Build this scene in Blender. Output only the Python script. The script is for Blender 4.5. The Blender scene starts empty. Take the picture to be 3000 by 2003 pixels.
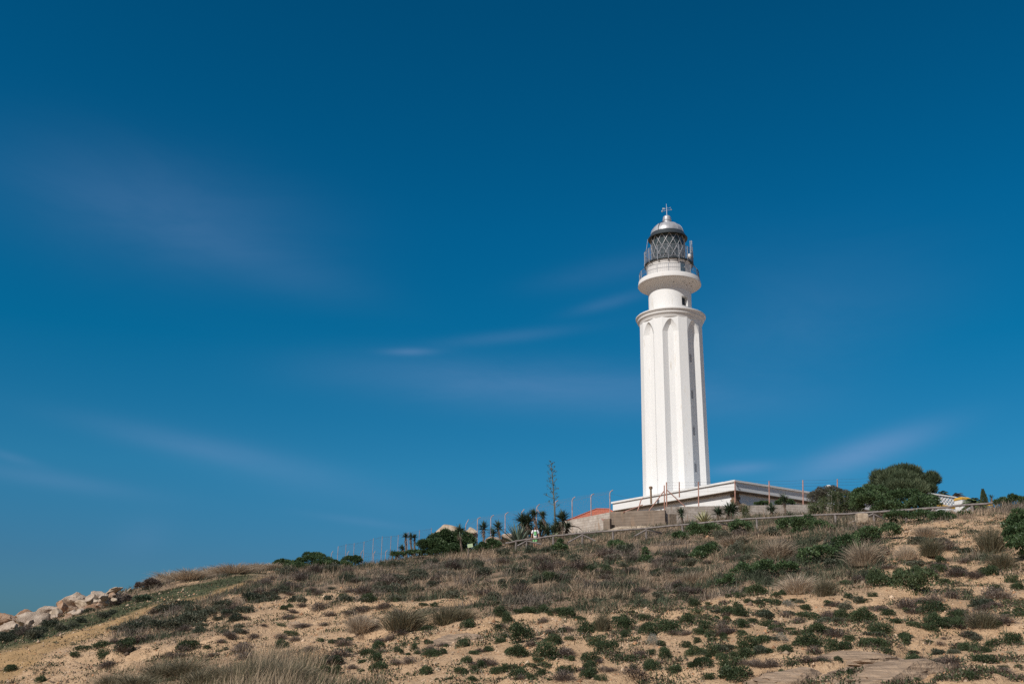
import bpy, bmesh, math, random
import numpy as np
from mathutils import Vector, Matrix
R = math.radians
scene = bpy.context.scene
COL = scene.collection
rng = np.random.default_rng(7)
random.seed(7)

# ------------------------------------------------------------------ camera model (photo pixels, 3000 x 2003)
FPX, CX, CY = 2917.0, 1500.0, 1001.5
PITCH, ROLL = R(17.75), R(0.85)
cam_d = bpy.data.cameras.new('camera')
cam = bpy.data.objects.new('camera', cam_d)
COL.objects.link(cam)
scene.camera = cam
cam_d.sensor_width = 36.0
cam_d.lens = FPX / 3000 * 36.0
cam_d.clip_start, cam_d.clip_end = 0.1, 20000
CAMROT = Matrix.Rotation(math.pi / 2 + PITCH, 3, 'X') @ Matrix.Rotation(ROLL, 3, 'Z')
cam.rotation_euler = CAMROT.to_euler()
CR = np.array(CAMROT)

def ray(px, py):
    d = np.stack([np.asarray(px, float) - CX, CY - np.asarray(py, float), np.full(np.shape(px), -FPX)], -1)
    return d @ CR.T

def W(px, py, Y):                       # the point seen at a photo pixel, Y metres in front
    d = ray(px, py)
    return Vector(d * (Y / d[1]))

def project(P):
    q = np.asarray(P, float) @ CR
    return CX + FPX * q[..., 0] / -q[..., 2], CY - FPX * q[..., 1] / -q[..., 2]

# ------------------------------------------------------------------ noise
def _h(ix, iy, s):
    n = (ix.astype(np.int64) * 374761393 + iy.astype(np.int64) * 668265263 + s * 1274126177) & 0xFFFFFFFF
    n = ((n ^ (n >> 13)) * 1274126177) & 0xFFFFFFFF
    return ((n ^ (n >> 16)) & 0xFFFF) / 65535.0

def vnoise(x, y, s=0):
    x = np.asarray(x, float); y = np.asarray(y, float)
    ix, iy = np.floor(x), np.floor(y)
    fx, fy = x - ix, y - iy
    fx = fx * fx * (3 - 2 * fx); fy = fy * fy * (3 - 2 * fy)
    a, b = _h(ix, iy, s), _h(ix + 1, iy, s)
    c, d = _h(ix, iy + 1, s), _h(ix + 1, iy + 1, s)
    return (a + (b - a) * fx) * (1 - fy) + (c + (d - c) * fx) * fy

def fbm(x, y, s=0, o=4):
    t = 0; a = 0.5; n = 0
    for k in range(o):
        t = t + a * vnoise(x * 2 ** k + 17.3 * k, y * 2 ** k - 9.1 * k, s + k); n += a; a *= 0.5
    return t / n

def sm(a, b, x):
    t = np.clip((np.asarray(x, float) - a) / (b - a), 0, 1)
    return t * t * (3 - 2 * t)

# ------------------------------------------------------------------ terrain
COLS = {
    -350: [(2090, 30), (2003, 36), (1950, 45), (1925, 56), (1915, 64)],
    0: [(2050, 30), (2003, 33), (1950, 39), (1900, 47), (1868, 55), (1850, 62)],
    300: [(2003, 30), (1900, 38), (1830, 49), (1790, 58), (1768, 65)],
    500: [(2003, 28), (1900, 35), (1800, 47), (1740, 59), (1703, 71)],
    700: [(2003, 26), (1900, 32), (1800, 42), (1742, 53), (1705, 64), (1679, 78)],
    1100: [(2003, 23), (1900, 28), (1800, 36), (1722, 48), (1680, 60), (1664, 72), (1655, 82)],
    1500: [(2003, 21), (1900, 25.5), (1800, 32), (1720, 42), (1663, 53), (1622, 63), (1611, 70), (1594, 84)],
    1900: [(2003, 20), (1900, 24), (1800, 30), (1720, 38), (1642, 49), (1588, 60), (1570, 66), (1545, 82)],
    2300: [(2003, 18.5), (1900, 22), (1800, 27), (1700, 34.5), (1620, 43), (1562, 53), (1545, 60), (1512, 82)],
    2700: [(2003, 17.5), (1900, 21), (1800, 25), (1700, 31), (1605, 38.5), (1542, 47), (1532, 54), (1515, 70)],
    3000: [(2003, 17), (1900, 20), (1800, 24), (1700, 29), (1605, 35), (1535, 43), (1508, 50), (1494, 62)],
    3400: [(2003, 16), (1900, 19), (1700, 27), (1600, 32), (1500, 40), (1460, 52)],
}
_cp = []
for cpx, rows in COLS.items():
    for (cpy, cy) in rows:
        _cp.append(tuple(W(cpx, cpy, cy)))
for a in range(-75, 80, 25):
    _cp.append((10 * math.sin(R(a)), 10 * math.cos(R(a)), -1.65))
_cp += [(0, 0, -1.7), (-15, -10, -1.8), (15, -10, -1.6), (0, -25, -2.0)]
for (x, y, z) in [(-60, 75, 0.3), (-45, 82, 1.6), (-33, 92, 3.6), (-20, 100, 6.2), (-8, 100, 8.2), (5, 100, 9.9), (18, 100, 11.2),
                  (32, 100, 11.9), (45, 95, 12), (60, 85, 12), (-60, 110, -1), (-35, 125, 0), (-10, 130, 5), (15, 135, 8), (40, 130, 10),
                  (70, 120, 9), (-60, 150, -2), (0, 160, 2), (50, 165, 5), (-80, 90, -2), (-80, 50, -1.8), (-40, 20, -1.7), (40, 15, -0.5), (60, 40, 8), (80, 60, 9)]:
    _cp.append((x, y, z))
_cp = np.array(_cp)
_n = len(_cp)
def _U(r2): return 0.5 * r2 * np.log(r2 + 1e-9)
_D = ((_cp[:, None, :2] - _cp[None, :, :2]) ** 2).sum(-1)
_K = _U(_D) + np.eye(_n) * 6.0
_Pm = np.c_[np.ones(_n), _cp[:, :2]]
_A = np.block([[_K, _Pm], [_Pm.T, np.zeros((3, 3))]])
_w = np.linalg.solve(_A, np.r_[_cp[:, 2], 0, 0, 0])

def base_h(x, y):
    x = np.asarray(x, float); y = np.asarray(y, float)
    sh = x.shape; x = x.ravel(); y = y.ravel()
    out = np.empty(len(x))
    for i in range(0, len(x), 20000):
        xs, ys = x[i:i + 20000], y[i:i + 20000]
        d = (xs[:, None] - _cp[None, :, 0]) ** 2 + (ys[:, None] - _cp[None, :, 1]) ** 2
        out[i:i + 20000] = _U(d) @ _w[:_n] + _w[_n] + _w[_n + 1] * xs + _w[_n + 2] * ys
    r = np.hypot(x, y - 60)
    k = sm(95, 170, r)
    return (out * (1 - k) - 2.2 * k).reshape(sh)

def hgt(x, y):
    x = np.asarray(x, float); y = np.asarray(y, float)
    b = base_h(x, y)
    r = np.hypot(x, y)
    near = sm(9, 18, r) * (1 - sm(100, 160, r))
    n = (fbm(x / 6.0, y / 6.0, 3, 3) - 0.5) * 0.55 + (fbm(x / 1.6, y / 1.6, 11, 3) - 0.5) * 0.26
    t = fbm(x / 3.2 + 5, y / 1.9, 21, 3)                      # small eroded steps across the slope
    n = n + (fbm(x / 0.5, y / 0.5, 71, 2) - 0.5) * 0.13
    n = n + 0.16 * sm(0.5, 0.55, t) * (1 - 0.6 * sm(45, 70, r))
    return b + n * near

def ground_at(px, py, ymin=12, ymax=100):
    """where the sight line through a photo pixel first meets the ground"""
    d = ray(px, py); d = d / d[1]
    Y = np.linspace(ymin, ymax, 700)
    gap = d[2] * Y - hgt(d[0] * Y, Y)
    k = np.where(gap < 0)[0]
    if len(k) == 0:
        i = int(np.argmin(gap))
    else:
        i = int(k[0])
    y = Y[i]
    return Vector((d[0] * y, y, float(hgt(np.array([d[0] * y]), np.array([y]))[0])))

def G(x, y):
    return float(hgt(np.array([x]), np.array([y]))[0])

# ------------------------------------------------------------------ object helpers
def lin(r, g, b):
    f = lambda c: c / 12.92 if c <= 0.04045 else ((c + 0.055) / 1.055) ** 2.4
    return (f(r / 255), f(g / 255), f(b / 255), 1)

def tag(o, label=None, cat=None, group=None, kind=None):
    if label: o['label'] = label
    if cat: o['category'] = cat
    if group: o['group'] = group
    if kind: o['kind'] = kind
    return o

def empty(name, loc, label, cat, group=None):
    o = bpy.data.objects.new(name, None)
    COL.objects.link(o); o.location = loc; o.empty_display_size = 0.2
    return tag(o, label, cat, group)

def wloc(o):
    v = Vector((0, 0, 0))
    while o is not None:
        v += o.location; o = o.parent
    return v

def np_mesh(name, V, F, tint=None):
    V = np.asarray(V, np.float32); F = np.asarray(F, np.int32)
    me = bpy.data.meshes.new(name)
    k = F.shape[1]
    me.vertices.add(len(V)); me.vertices.foreach_set('co', V.ravel())
    me.loops.add(F.size); me.loops.foreach_set('vertex_index', F.ravel())
    me.polygons.add(len(F))
    me.polygons.foreach_set('loop_start', np.arange(0, F.size, k, dtype=np.int32))
    me.polygons.foreach_set('loop_total', np.full(len(F), k, np.int32))
    me.update(calc_edges=True)
    if tint is not None:
        tint = np.asarray(tint, np.float32)
        if tint.ndim == 1:
            a = me.attributes.new('tint', 'FLOAT', 'POINT'); a.data.foreach_set('value', tint)
        else:
            a = me.attributes.new('tint', 'FLOAT_COLOR', 'POINT')
            a.data.foreach_set('color', np.c_[tint, np.ones(len(tint), np.float32)].astype(np.float32).ravel())
    me.validate()
    return me

def link(name, me, mat, parent=None, loc=None):
    o = bpy.data.objects.new(name, me)
    COL.objects.link(o)
    if mat is not None:
        me.materials.clear(); me.materials.append(mat)
    if parent is not None: o.parent = parent
    if loc is not None: o.location = loc
    return o

class MB:
    """collects shapes in world space; build() links them as one mesh"""
    def __init__(s): s.v = []; s.f = []
    def add(s, vs, fs):
        b = len(s.v); s.v += [Vector(v) for v in vs]; s.f += [tuple(i + b for i in f) for f in fs]; return s
    def box(s, c, d, rz=0.0, ax=None):
        c = Vector(c); h = Vector(d) / 2
        M = ax if ax is not None else Matrix.Rotation(rz, 3, 'Z')
        vs = [c + M @ Vector((sx * h.x, sy * h.y, sz * h.z)) for sz in (-1, 1) for sy in (-1, 1) for sx in (-1, 1)]
        return s.add(vs, [(0, 2, 3, 1), (4, 5, 7, 6), (0, 1, 5, 4), (2, 6, 7, 3), (0, 4, 6, 2), (1, 3, 7, 5)])
    def tube(s, pts, r, n=8, cap=True):
        pts = [Vector(p) for p in pts]
        rs = r if isinstance(r, (list, tuple)) else [r] * len(pts)
        vs = []; prev = None
        for i, p in enumerate(pts):
            t = (pts[min(i + 1, len(pts) - 1)] - pts[max(i - 1, 0)]).normalized()
            if prev is None:
                a = t.orthogonal().normalized()
            else:
                a = (prev - t * prev.dot(t)); a = a.normalized() if a.length > 1e-6 else t.orthogonal().normalized()
            prev = a; b = t.cross(a)
            for k in range(n):
                th = 2 * math.pi * k / n
                vs.append(p + (a * math.cos(th) + b * math.sin(th)) * rs[i])
        fs = []
        for i in range(len(pts) - 1):
            for k in range(n):
                fs.append((i * n + k, i * n + (k + 1) % n, (i + 1) * n + (k + 1) % n, (i + 1) * n + k))
        if cap:
            fs.append(tuple(range(n - 1, -1, -1))); fs.append(tuple((len(pts) - 1) * n + k for k in range(n)))
        return s.add(vs, fs)
    def lathe(s, prof, c, n=64, closed=False):
        c = Vector(c); vs = []; m = len(prof)
        for (r, z) in prof:
            for k in range(n):
                th = 2 * math.pi * k / n
                vs.append(c + Vector((r * math.cos(th), r * math.sin(th), z)))
        fs = []
        for i in range(m if closed else m - 1):
            j = (i + 1) % m
            for k in range(n):
                fs.append((i * n + k, i * n + (k + 1) % n, j * n + (k + 1) % n, j * n + k))
        return s.add(vs, fs)
    def prism(s, poly, z0, z1):
        n = len(poly)
        vs = [Vector((p[0], p[1], z0)) for p in poly] + [Vector((p[0], p[1], z1)) for p in poly]
        fs = [(i, (i + 1) % n, n + (i + 1) % n, n + i) for i in range(n)]
        fs += [tuple(range(n - 1, -1, -1)), tuple(range(n, 2 * n))]
        return s.add(vs, fs)
    def build(s, name, mat, parent=None, smooth=False, angle=40, origin=None):
        me = bpy.data.meshes.new(name)
        o0 = wloc(parent) if parent is not None else (Vector(origin) if origin is not None else Vector((0, 0, 0)))
        me.from_pydata([tuple(v - o0) for v in s.v], [], s.f)
        bm = bmesh.new(); bm.from_mesh(me)
        bmesh.ops.recalc_face_normals(bm, faces=bm.faces)
        bm.to_mesh(me); bm.free()
        if smooth:
            me.shade_smooth()
            if angle < 180: me.set_sharp_from_angle(angle=R(angle))
        o = link(name, me, mat, parent)
        if parent is None: o.location = o0
        return o

# ------------------------------------------------------------------ materials
def nodes(name):
    m = bpy.data.materials.new(name); m.use_nodes = True
    nt = m.node_tree
    return m, nt, nt.nodes['Principled BSDF']

def N(nt, t, **kw):
    n = nt.nodes.new(t)
    for k, v in kw.items(): setattr(n, k, v)
    return n

def ramp(nt, fac, stops):
    r = N(nt, 'ShaderNodeValToRGB'); e = r.color_ramp.elements
    while len(e) < len(stops): e.new(0.5)
    for q, (p, c) in zip(e, stops): q.position = p; q.color = c
    nt.links.new(fac, r.inputs[0]); return r.outputs[0]

def noise_tex(nt, scale, detail=5, rough=0.6, vec=None, dist=0.0, sc=None):
    n = N(nt, 'ShaderNodeTexNoise'); n.inputs['Scale'].default_value = scale
    n.inputs['Detail'].default_value = detail; n.inputs['Roughness'].default_value = rough; n.inputs['Distortion'].default_value = dist
    tc = N(nt, 'ShaderNodeTexCoord')
    v = vec if vec is not None else tc.outputs['Object']
    if sc:
        mp = N(nt, 'ShaderNodeMapping'); mp.inputs['Scale'].default_value = sc
        nt.links.new(v, mp.inputs[0]); v = mp.outputs[0]
    nt.links.new(v, n.inputs['Vector']); return n.outputs['Fac']

def mixc(nt, fac, a, b, mode='MIX'):
    m = N(nt, 'ShaderNodeMix', data_type='RGBA', blend_type=mode)
    for s, v in ((m.inputs[0], fac), (m.inputs[6], a), (m.inputs[7], b)):
        if isinstance(v, (int, float)): s.default_value = v
        elif isinstance(v, tuple): s.default_value = v
        else: nt.links.new(v, s)
    return m.outputs[2]

def bump(nt, b, h, strength=0.3, dist=0.02):
    n = N(nt, 'ShaderNodeBump'); n.inputs['Strength'].default_value = strength; n.inputs['Distance'].default_value = dist
    nt.links.new(h, n.inputs['Height']); nt.links.new(n.outputs[0], b.inputs['Normal'])

def mat_rough(name, c1, c2, scale=3.0, rough=0.85, bmp=0.25, bd=0.02, lo=0.35, hi=0.65, metal=0.0, sc=None):
    m, nt, b = nodes(name)
    f = noise_tex(nt, scale, sc=sc)
    nt.links.new(ramp(nt, f, [(lo, c1), (hi, c2)]), b.inputs['Base Color'])
    b.inputs['Roughness'].default_value = rough; b.inputs['Metallic'].default_value = metal
    if bmp: bump(nt, b, noise_tex(nt, scale * 6), bmp, bd)
    return m

def mat_leaf(name, stops, rnd=0.25, transl=0.25, rough=0.55):
    """leaf colour from a per-leaf tint attribute plus a per-plant random shift"""
    m, nt, b = nodes(name)
    a = N(nt, 'ShaderNodeAttribute', attribute_name='tint')
    oi = N(nt, 'ShaderNodeObjectInfo')
    mm = N(nt, 'ShaderNodeMath', operation='MULTIPLY_ADD'); mm.inputs[1].default_value = rnd; mm.inputs[2].default_value = -rnd / 2
    nt.links.new(oi.outputs['Random'], mm.inputs[0])
    ad = N(nt, 'ShaderNodeMath', operation='ADD'); nt.links.new(a.outputs['Fac'], ad.inputs[0]); nt.links.new(mm.outputs[0], ad.inputs[1])
    c = ramp(nt, ad.outputs[0], stops)
    nt.links.new(c, b.inputs['Base Color']); b.inputs['Roughness'].default_value = rough
    b.inputs['Specular IOR Level'].default_value = 0.25
    if transl:
        t = N(nt, 'ShaderNodeBsdfTranslucent'); nt.links.new(c, t.inputs[0])
        mx = N(nt, 'ShaderNodeMixShader'); mx.inputs[0].default_value = transl
        nt.links.new(b.outputs[0], mx.inputs[1]); nt.links.new(t.outputs[0], mx.inputs[2])
        nt.links.new(mx.outputs[0], nt.nodes['Material Output'].inputs[0])
    return m

def mat_plain(name, c, rough=0.6, metal=0.0):
    m, nt, b = nodes(name)
    f = noise_tex(nt, 9.0)
    d = tuple(x * 0.82 for x in c[:3]) + (1,)
    nt.links.new(ramp(nt, f, [(0.35, d), (0.65, c)]), b.inputs['Base Color'])
    b.inputs['Roughness'].default_value = rough; b.inputs['Metallic'].default_value = metal
    return m

# whitewash with faint rain streaks and patches
def mat_whitewash(name, base, dirt, streak=0.5):
    m, nt, b = nodes(name)
    f1 = noise_tex(nt, 0.9, 6, 0.65, sc=(1, 1, 0.25))
    f2 = noise_tex(nt, 5.0, 6, 0.7, sc=(1, 1, 0.12))
    f3 = noise_tex(nt, 0.35, 5, 0.6)
    mx = N(nt, 'ShaderNodeMath', operation='MULTIPLY'); nt.links.new(f1, mx.inputs[0]); nt.links.new(f2, mx.inputs[1])
    r = ramp(nt, mx.outputs[0], [(0.20, (0, 0, 0, 1)), (0.46, (1, 1, 1, 1))])
    c = mixc(nt, r, tuple(base[i] * 0.91 for i in range(3)) + (1,), base)
    s = ramp(nt, mx.outputs[0], [(0.31, (0, 0, 0, 1)), (0.45, (streak, streak, streak, 1))])
    c = mixc(nt, s, c, dirt)
    c = mixc(nt, ramp(nt, f3, [(0.35, (0.93, 0.93, 0.94, 1)), (0.6, (1, 1, 1, 1))]), (0, 0, 0, 1), c) if False else c
    nt.links.new(c, b.inputs['Base Color']); b.inputs['Roughness'].default_value = 0.8
    bump(nt, b, noise_tex(nt, 3.0, 4), 0.12, 0.03)
    return m

M = {}
M['white'] = mat_whitewash('whitewash', (0.76, 0.755, 0.745, 1), (0.52, 0.47, 0.40, 1), 0.9)
M['white_worn'] = mat_whitewash('weathered_whitewash', (0.66, 0.64, 0.62, 1), (0.45, 0.39, 0.34, 1), 0.8)
M['silver'] = mat_rough('silver_paint', (0.36, 0.36, 0.38, 1), (0.5, 0.5, 0.52, 1), 1.6, 0.42, 0.05, 0.01, metal=0.35, sc=(1, 1, 0.3))
M['dark_metal'] = mat_plain('dark_painted_iron', (0.045, 0.055, 0.062, 1), 0.5, 0.3)
M['rail_metal'] = mat_plain('grey_painted_rail', (0.27, 0.28, 0.31, 1), 0.5, 0.4)
M['pale_metal'] = mat_plain('pale_galvanised', (0.55, 0.55, 0.56, 1), 0.45, 0.5)
M['rust'] = mat_rough('rusty_pipe', (0.30, 0.135, 0.09, 1), (0.46, 0.27, 0.22, 1), 4.0, 0.8, 0.2, 0.005)
M['galv'] = mat_rough('weathered_pipe', (0.26, 0.16, 0.14, 1), (0.42, 0.33, 0.31, 1), 4.0, 0.7, 0.2, 0.005)
M['wire'] = mat_plain('fence_wire', (0.20, 0.18, 0.19, 1), 0.6, 0.4)
M['wood'] = mat_rough('weathered_grey_wood', (0.13, 0.11, 0.10, 1), (0.235, 0.205, 0.19, 1), 6.0, 0.85, 0.5, 0.01)
M['stone_brown'] = mat_rough('brown_oyster_stone', (0.17, 0.105, 0.065, 1), (0.30, 0.215, 0.145, 1), 7.0, 0.95, 0.8, 0.04)
M['stone_soffit'] = mat_rough('weathered_cornice_stone', (0.13, 0.10, 0.075, 1), (0.24, 0.185, 0.135, 1), 5.0, 0.95, 0.8, 0.04)
M['window'] = mat_plain('dark_window_glass', (0.02, 0.035, 0.05, 1), 0.15)
M['dark_door'] = mat_plain('blue_grey_door', (0.06, 0.11, 0.15, 1), 0.5)
M['black_paint'] = mat_plain('black_tar', (0.02, 0.02, 0.02, 1), 0.8)
M['roof_tile'] = None
M['yellow'] = mat_plain('ochre_yellow_paint', (0.62, 0.36, 0.05, 1), 0.7)
M['bluewhite'] = mat_plain('white_limewash', (0.76, 0.76, 0.76, 1), 0.8)

def mat_glass():
    m, nt, b = nodes('lantern_glass')
    b.inputs['Base Color'].default_value = (0.07, 0.09, 0.095, 1); b.inputs['Roughness'].default_value = 0.08
    t = N(nt, 'ShaderNodeBsdfTransparent'); t.inputs[0].default_value = (0.62, 0.68, 0.70, 1)
    mx = N(nt, 'ShaderNodeMixShader'); mx.inputs[0].default_value = 0.28
    nt.links.new(b.outputs[0], mx.inputs[1]); nt.links.new(t.outputs[0], mx.inputs[2])
    nt.links.new(mx.outputs[0], nt.nodes['Material Output'].inputs[0])
    return m
M['glass'] = mat_glass()

def mat_net():
    m, nt, b = nodes('wire_netting')
    b.inputs['Base Color'].default_value = (0.22, 0.17, 0.18, 1)
    t = N(nt, 'ShaderNodeBsdfTransparent')
    tc = N(nt, 'ShaderNodeTexCoord'); mp = N(nt, 'ShaderNodeMapping'); mp.inputs['Rotation'].default_value = (0, R(45), 0)
    nt.links.new(tc.outputs['Object'], mp.inputs[0])
    outs = []
    sx = N(nt, 'ShaderNodeSeparateXYZ'); nt.links.new(mp.outputs[0], sx.inputs[0])
    for ax in ('X', 'Z'):
        d = N(nt, 'ShaderNodeMath', operation='PINGPONG'); d.inputs[1].default_value = 0.03
        nt.links.new(sx.outputs[ax], d.inputs[0])
        l = N(nt, 'ShaderNodeMath', operation='LESS_THAN'); l.inputs[1].default_value = 0.0012
        nt.links.new(d.outputs[0], l.inputs[0]); outs.append(l.outputs[0])
    mxm = N(nt, 'ShaderNodeMath', operation='MAXIMUM'); nt.links.new(outs[0], mxm.inputs[0]); nt.links.new(outs[1], mxm.inputs[1])
    mx = N(nt, 'ShaderNodeMixShader'); nt.links.new(mxm.outputs[0], mx.inputs[0])
    nt.links.new(t.outputs[0], mx.inputs[1]); nt.links.new(b.outputs[0], mx.inputs[2])
    nt.links.new(mx.outputs[0], nt.nodes['Material Output'].inputs[0])
    return m
M['net'] = mat_net()

def mat_block(name, c1, c2, mortar, bw, bh, mort=0.012):
    m, nt, b = nodes(name)
    tc = N(nt, 'ShaderNodeTexCoord'); sx = N(nt, 'ShaderNodeSeparateXYZ'); cx = N(nt, 'ShaderNodeCombineXYZ')
    nt.links.new(tc.outputs['Object'], sx.inputs[0]); nt.links.new(sx.outputs['X'], cx.inputs['X']); nt.links.new(sx.outputs['Z'], cx.inputs['Y'])
    br = N(nt, 'ShaderNodeTexBrick'); nt.links.new(cx.outputs[0], br.inputs['Vector'])
    br.inputs['Color1'].default_value = c1; br.inputs['Color2'].default_value = c2; br.inputs['Mortar'].default_value = mortar
    br.inputs['Scale'].default_value = 1.0; br.inputs['Mortar Size'].default_value = mort; br.inputs['Brick Width'].default_value = bw; br.inputs['Row Height'].default_value = bh
    f = noise_tex(nt, 2.2, 6)
    c = mixc(nt, 1.0, br.outputs['Color'], ramp(nt, f, [(0.3, (0.72, 0.68, 0.64, 1)), (0.65, (1.05, 1.04, 1.03, 1))]), 'MULTIPLY')
    st = ramp(nt, noise_tex(nt, 1.3, 4, sc=(2.2, 2.2, 0.35)), [(0.58, (0, 0, 0, 1)), (0.72, (0.7, 0.7, 0.7, 1))])
    c = mixc(nt, st, c, (0.30, 0.20, 0.13, 1))
    nt.links.new(c, b.inputs['Base Color']); b.inputs['Roughness'].default_value = 0.9
    bump(nt, b, br.outputs['Fac'], -0.4, 0.01)
    return m
M['block'] = mat_block('pale_concrete_blocks', (0.50, 0.45, 0.40, 1), (0.43, 0.38, 0.335, 1), (0.26, 0.22, 0.19, 1), 0.45, 0.22)
M['render'] = mat_block('grey_brown_render', (0.235, 0.185, 0.145, 1), (0.215, 0.168, 0.13, 1), (0.16, 0.125, 0.10, 1), 4.0, 0.24, 0.02)
M['quoin'] = mat_block('brown_quoin_blocks', (0.27, 0.18, 0.115, 1), (0.19, 0.125, 0.08, 1), (0.10, 0.07, 0.05, 1), 0.7, 0.24, 0.03)
M['roof_tile'] = mat_block('red_clay_tiles', (0.53, 0.15, 0.08, 1), (0.45, 0.12, 0.065, 1), (0.34, 0.10, 0.06, 1), 0.22, 0.35, 0.03)
M['rock'] = mat_rough('pale_pink_boulder', (0.27, 0.20, 0.15, 1), (0.52, 0.415, 0.325, 1), 2.6, 0.95, 0.9, 0.08)
M['rock_orange'] = mat_rough('orange_stained_boulder', (0.25, 0.125, 0.06, 1), (0.40, 0.28, 0.20, 1), 2.0, 0.95, 0.9, 0.08)
M['rock_tan'] = mat_rough('tan_lichen_boulder', (0.25, 0.185, 0.125, 1), (0.50, 0.40, 0.30, 1), 2.6, 0.95, 0.7, 0.06)
M['ledge'] = mat_rough('layered_sandstone', (0.17, 0.115, 0.075, 1), (0.40, 0.285, 0.195, 1), 2.2, 0.95, 1.0, 0.06, sc=(0.7, 0.7, 15))
# ------------------------------------------------------------------ ground cover masks (as functions of where the photo shows a ground point)
BX = [-400, 0, 250, 330, 480, 700, 850, 1000, 1300, 1500, 1800, 2000, 2300, 2600, 3000, 3400]
BY = [1800, 1790, 1800, 1852, 1855, 1800, 1766, 1752, 1772, 1790, 1790, 1752, 1725, 1695, 1665, 1650]
def masks(x, y, z):
    px, py = project(np.stack([x, y, z], -1))
    n1 = fbm(x / 2.6, y / 2.6, 31, 4); n2 = fbm(x / 0.9, y / 0.9, 41, 3); n3 = fbm(x / 7.0, y / 7.0, 51, 3)
    n4 = fbm(x / 1.6, y / 1.6, 61, 3)
    byl = np.interp(px, BX, BY)
    upper = sm(26, -26, py - byl + (n1 - 0.5) * 150)            # dense dry grass on the upper slope
    bare = sm(0.60, 0.70, n4 * 0.6 + n1 * 0.4)                    # sandy gaps in it
    rightsand = sm(2480, 2640, px) * sm(1500, 1530, py) * 0.97
    upper = upper * (1 - 0.85 * bare) * (1 - rightsand * sm(0.34, 0.47, n1 * 0.5 + n2 * 0.5))
    pc = np.interp(px, [-400, 0, 150, 300, 450, 600, 700, 790], [2040, 1962, 1882, 1838, 1778, 1742, 1712, 1690])
    pw = np.interp(px, [-400, 0, 150, 300, 450, 600, 700, 790], [60, 52, 22, 20, 14, 9, 7, 4])
    path = sm(1.35, 0.75, np.abs(py - pc + (n1 - 0.5) * 16) / pw) * sm(830, 760, px)
    gc = np.interp(px, [-400, 0, 150, 300, 450, 600, 700, 800], [1975, 1882, 1845, 1805, 1752, 1722, 1695, 1680])
    gw = np.interp(px, [-400, 0, 150, 300, 450, 600, 700, 800], [30, 26, 21, 18, 18, 17, 12, 8])
    strip = sm(1.35, 0.8, np.abs(py - gc + (n2 - 0.5) * 10) / gw) * sm(800, 700, px)
    tl = np.interp(px, [-400, 150, 250, 400, 520, 640, 800, 930, 1010, 1120, 1200], [2300, 2200, 1985, 1945, 1915, 1925, 1925, 1935, 1985, 1995, 2100])
    tall = sm(-14, 14, py - tl + (n2 - 0.5) * 20)
    upper = upper * (1 - path) * (1 - strip)
    lower = sm(0.45, 0.62, n1 * 0.5 + n2 * 0.5 + 0.05 * sm(1300, 1500, px)) * (1 - upper) * (1 - path) * (1 - strip)
    return dict(px=px, py=py, upper=upper, path=path, strip=strip, tall=tall, lower=lower, n1=n1, n2=n2, n3=n3)

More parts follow.
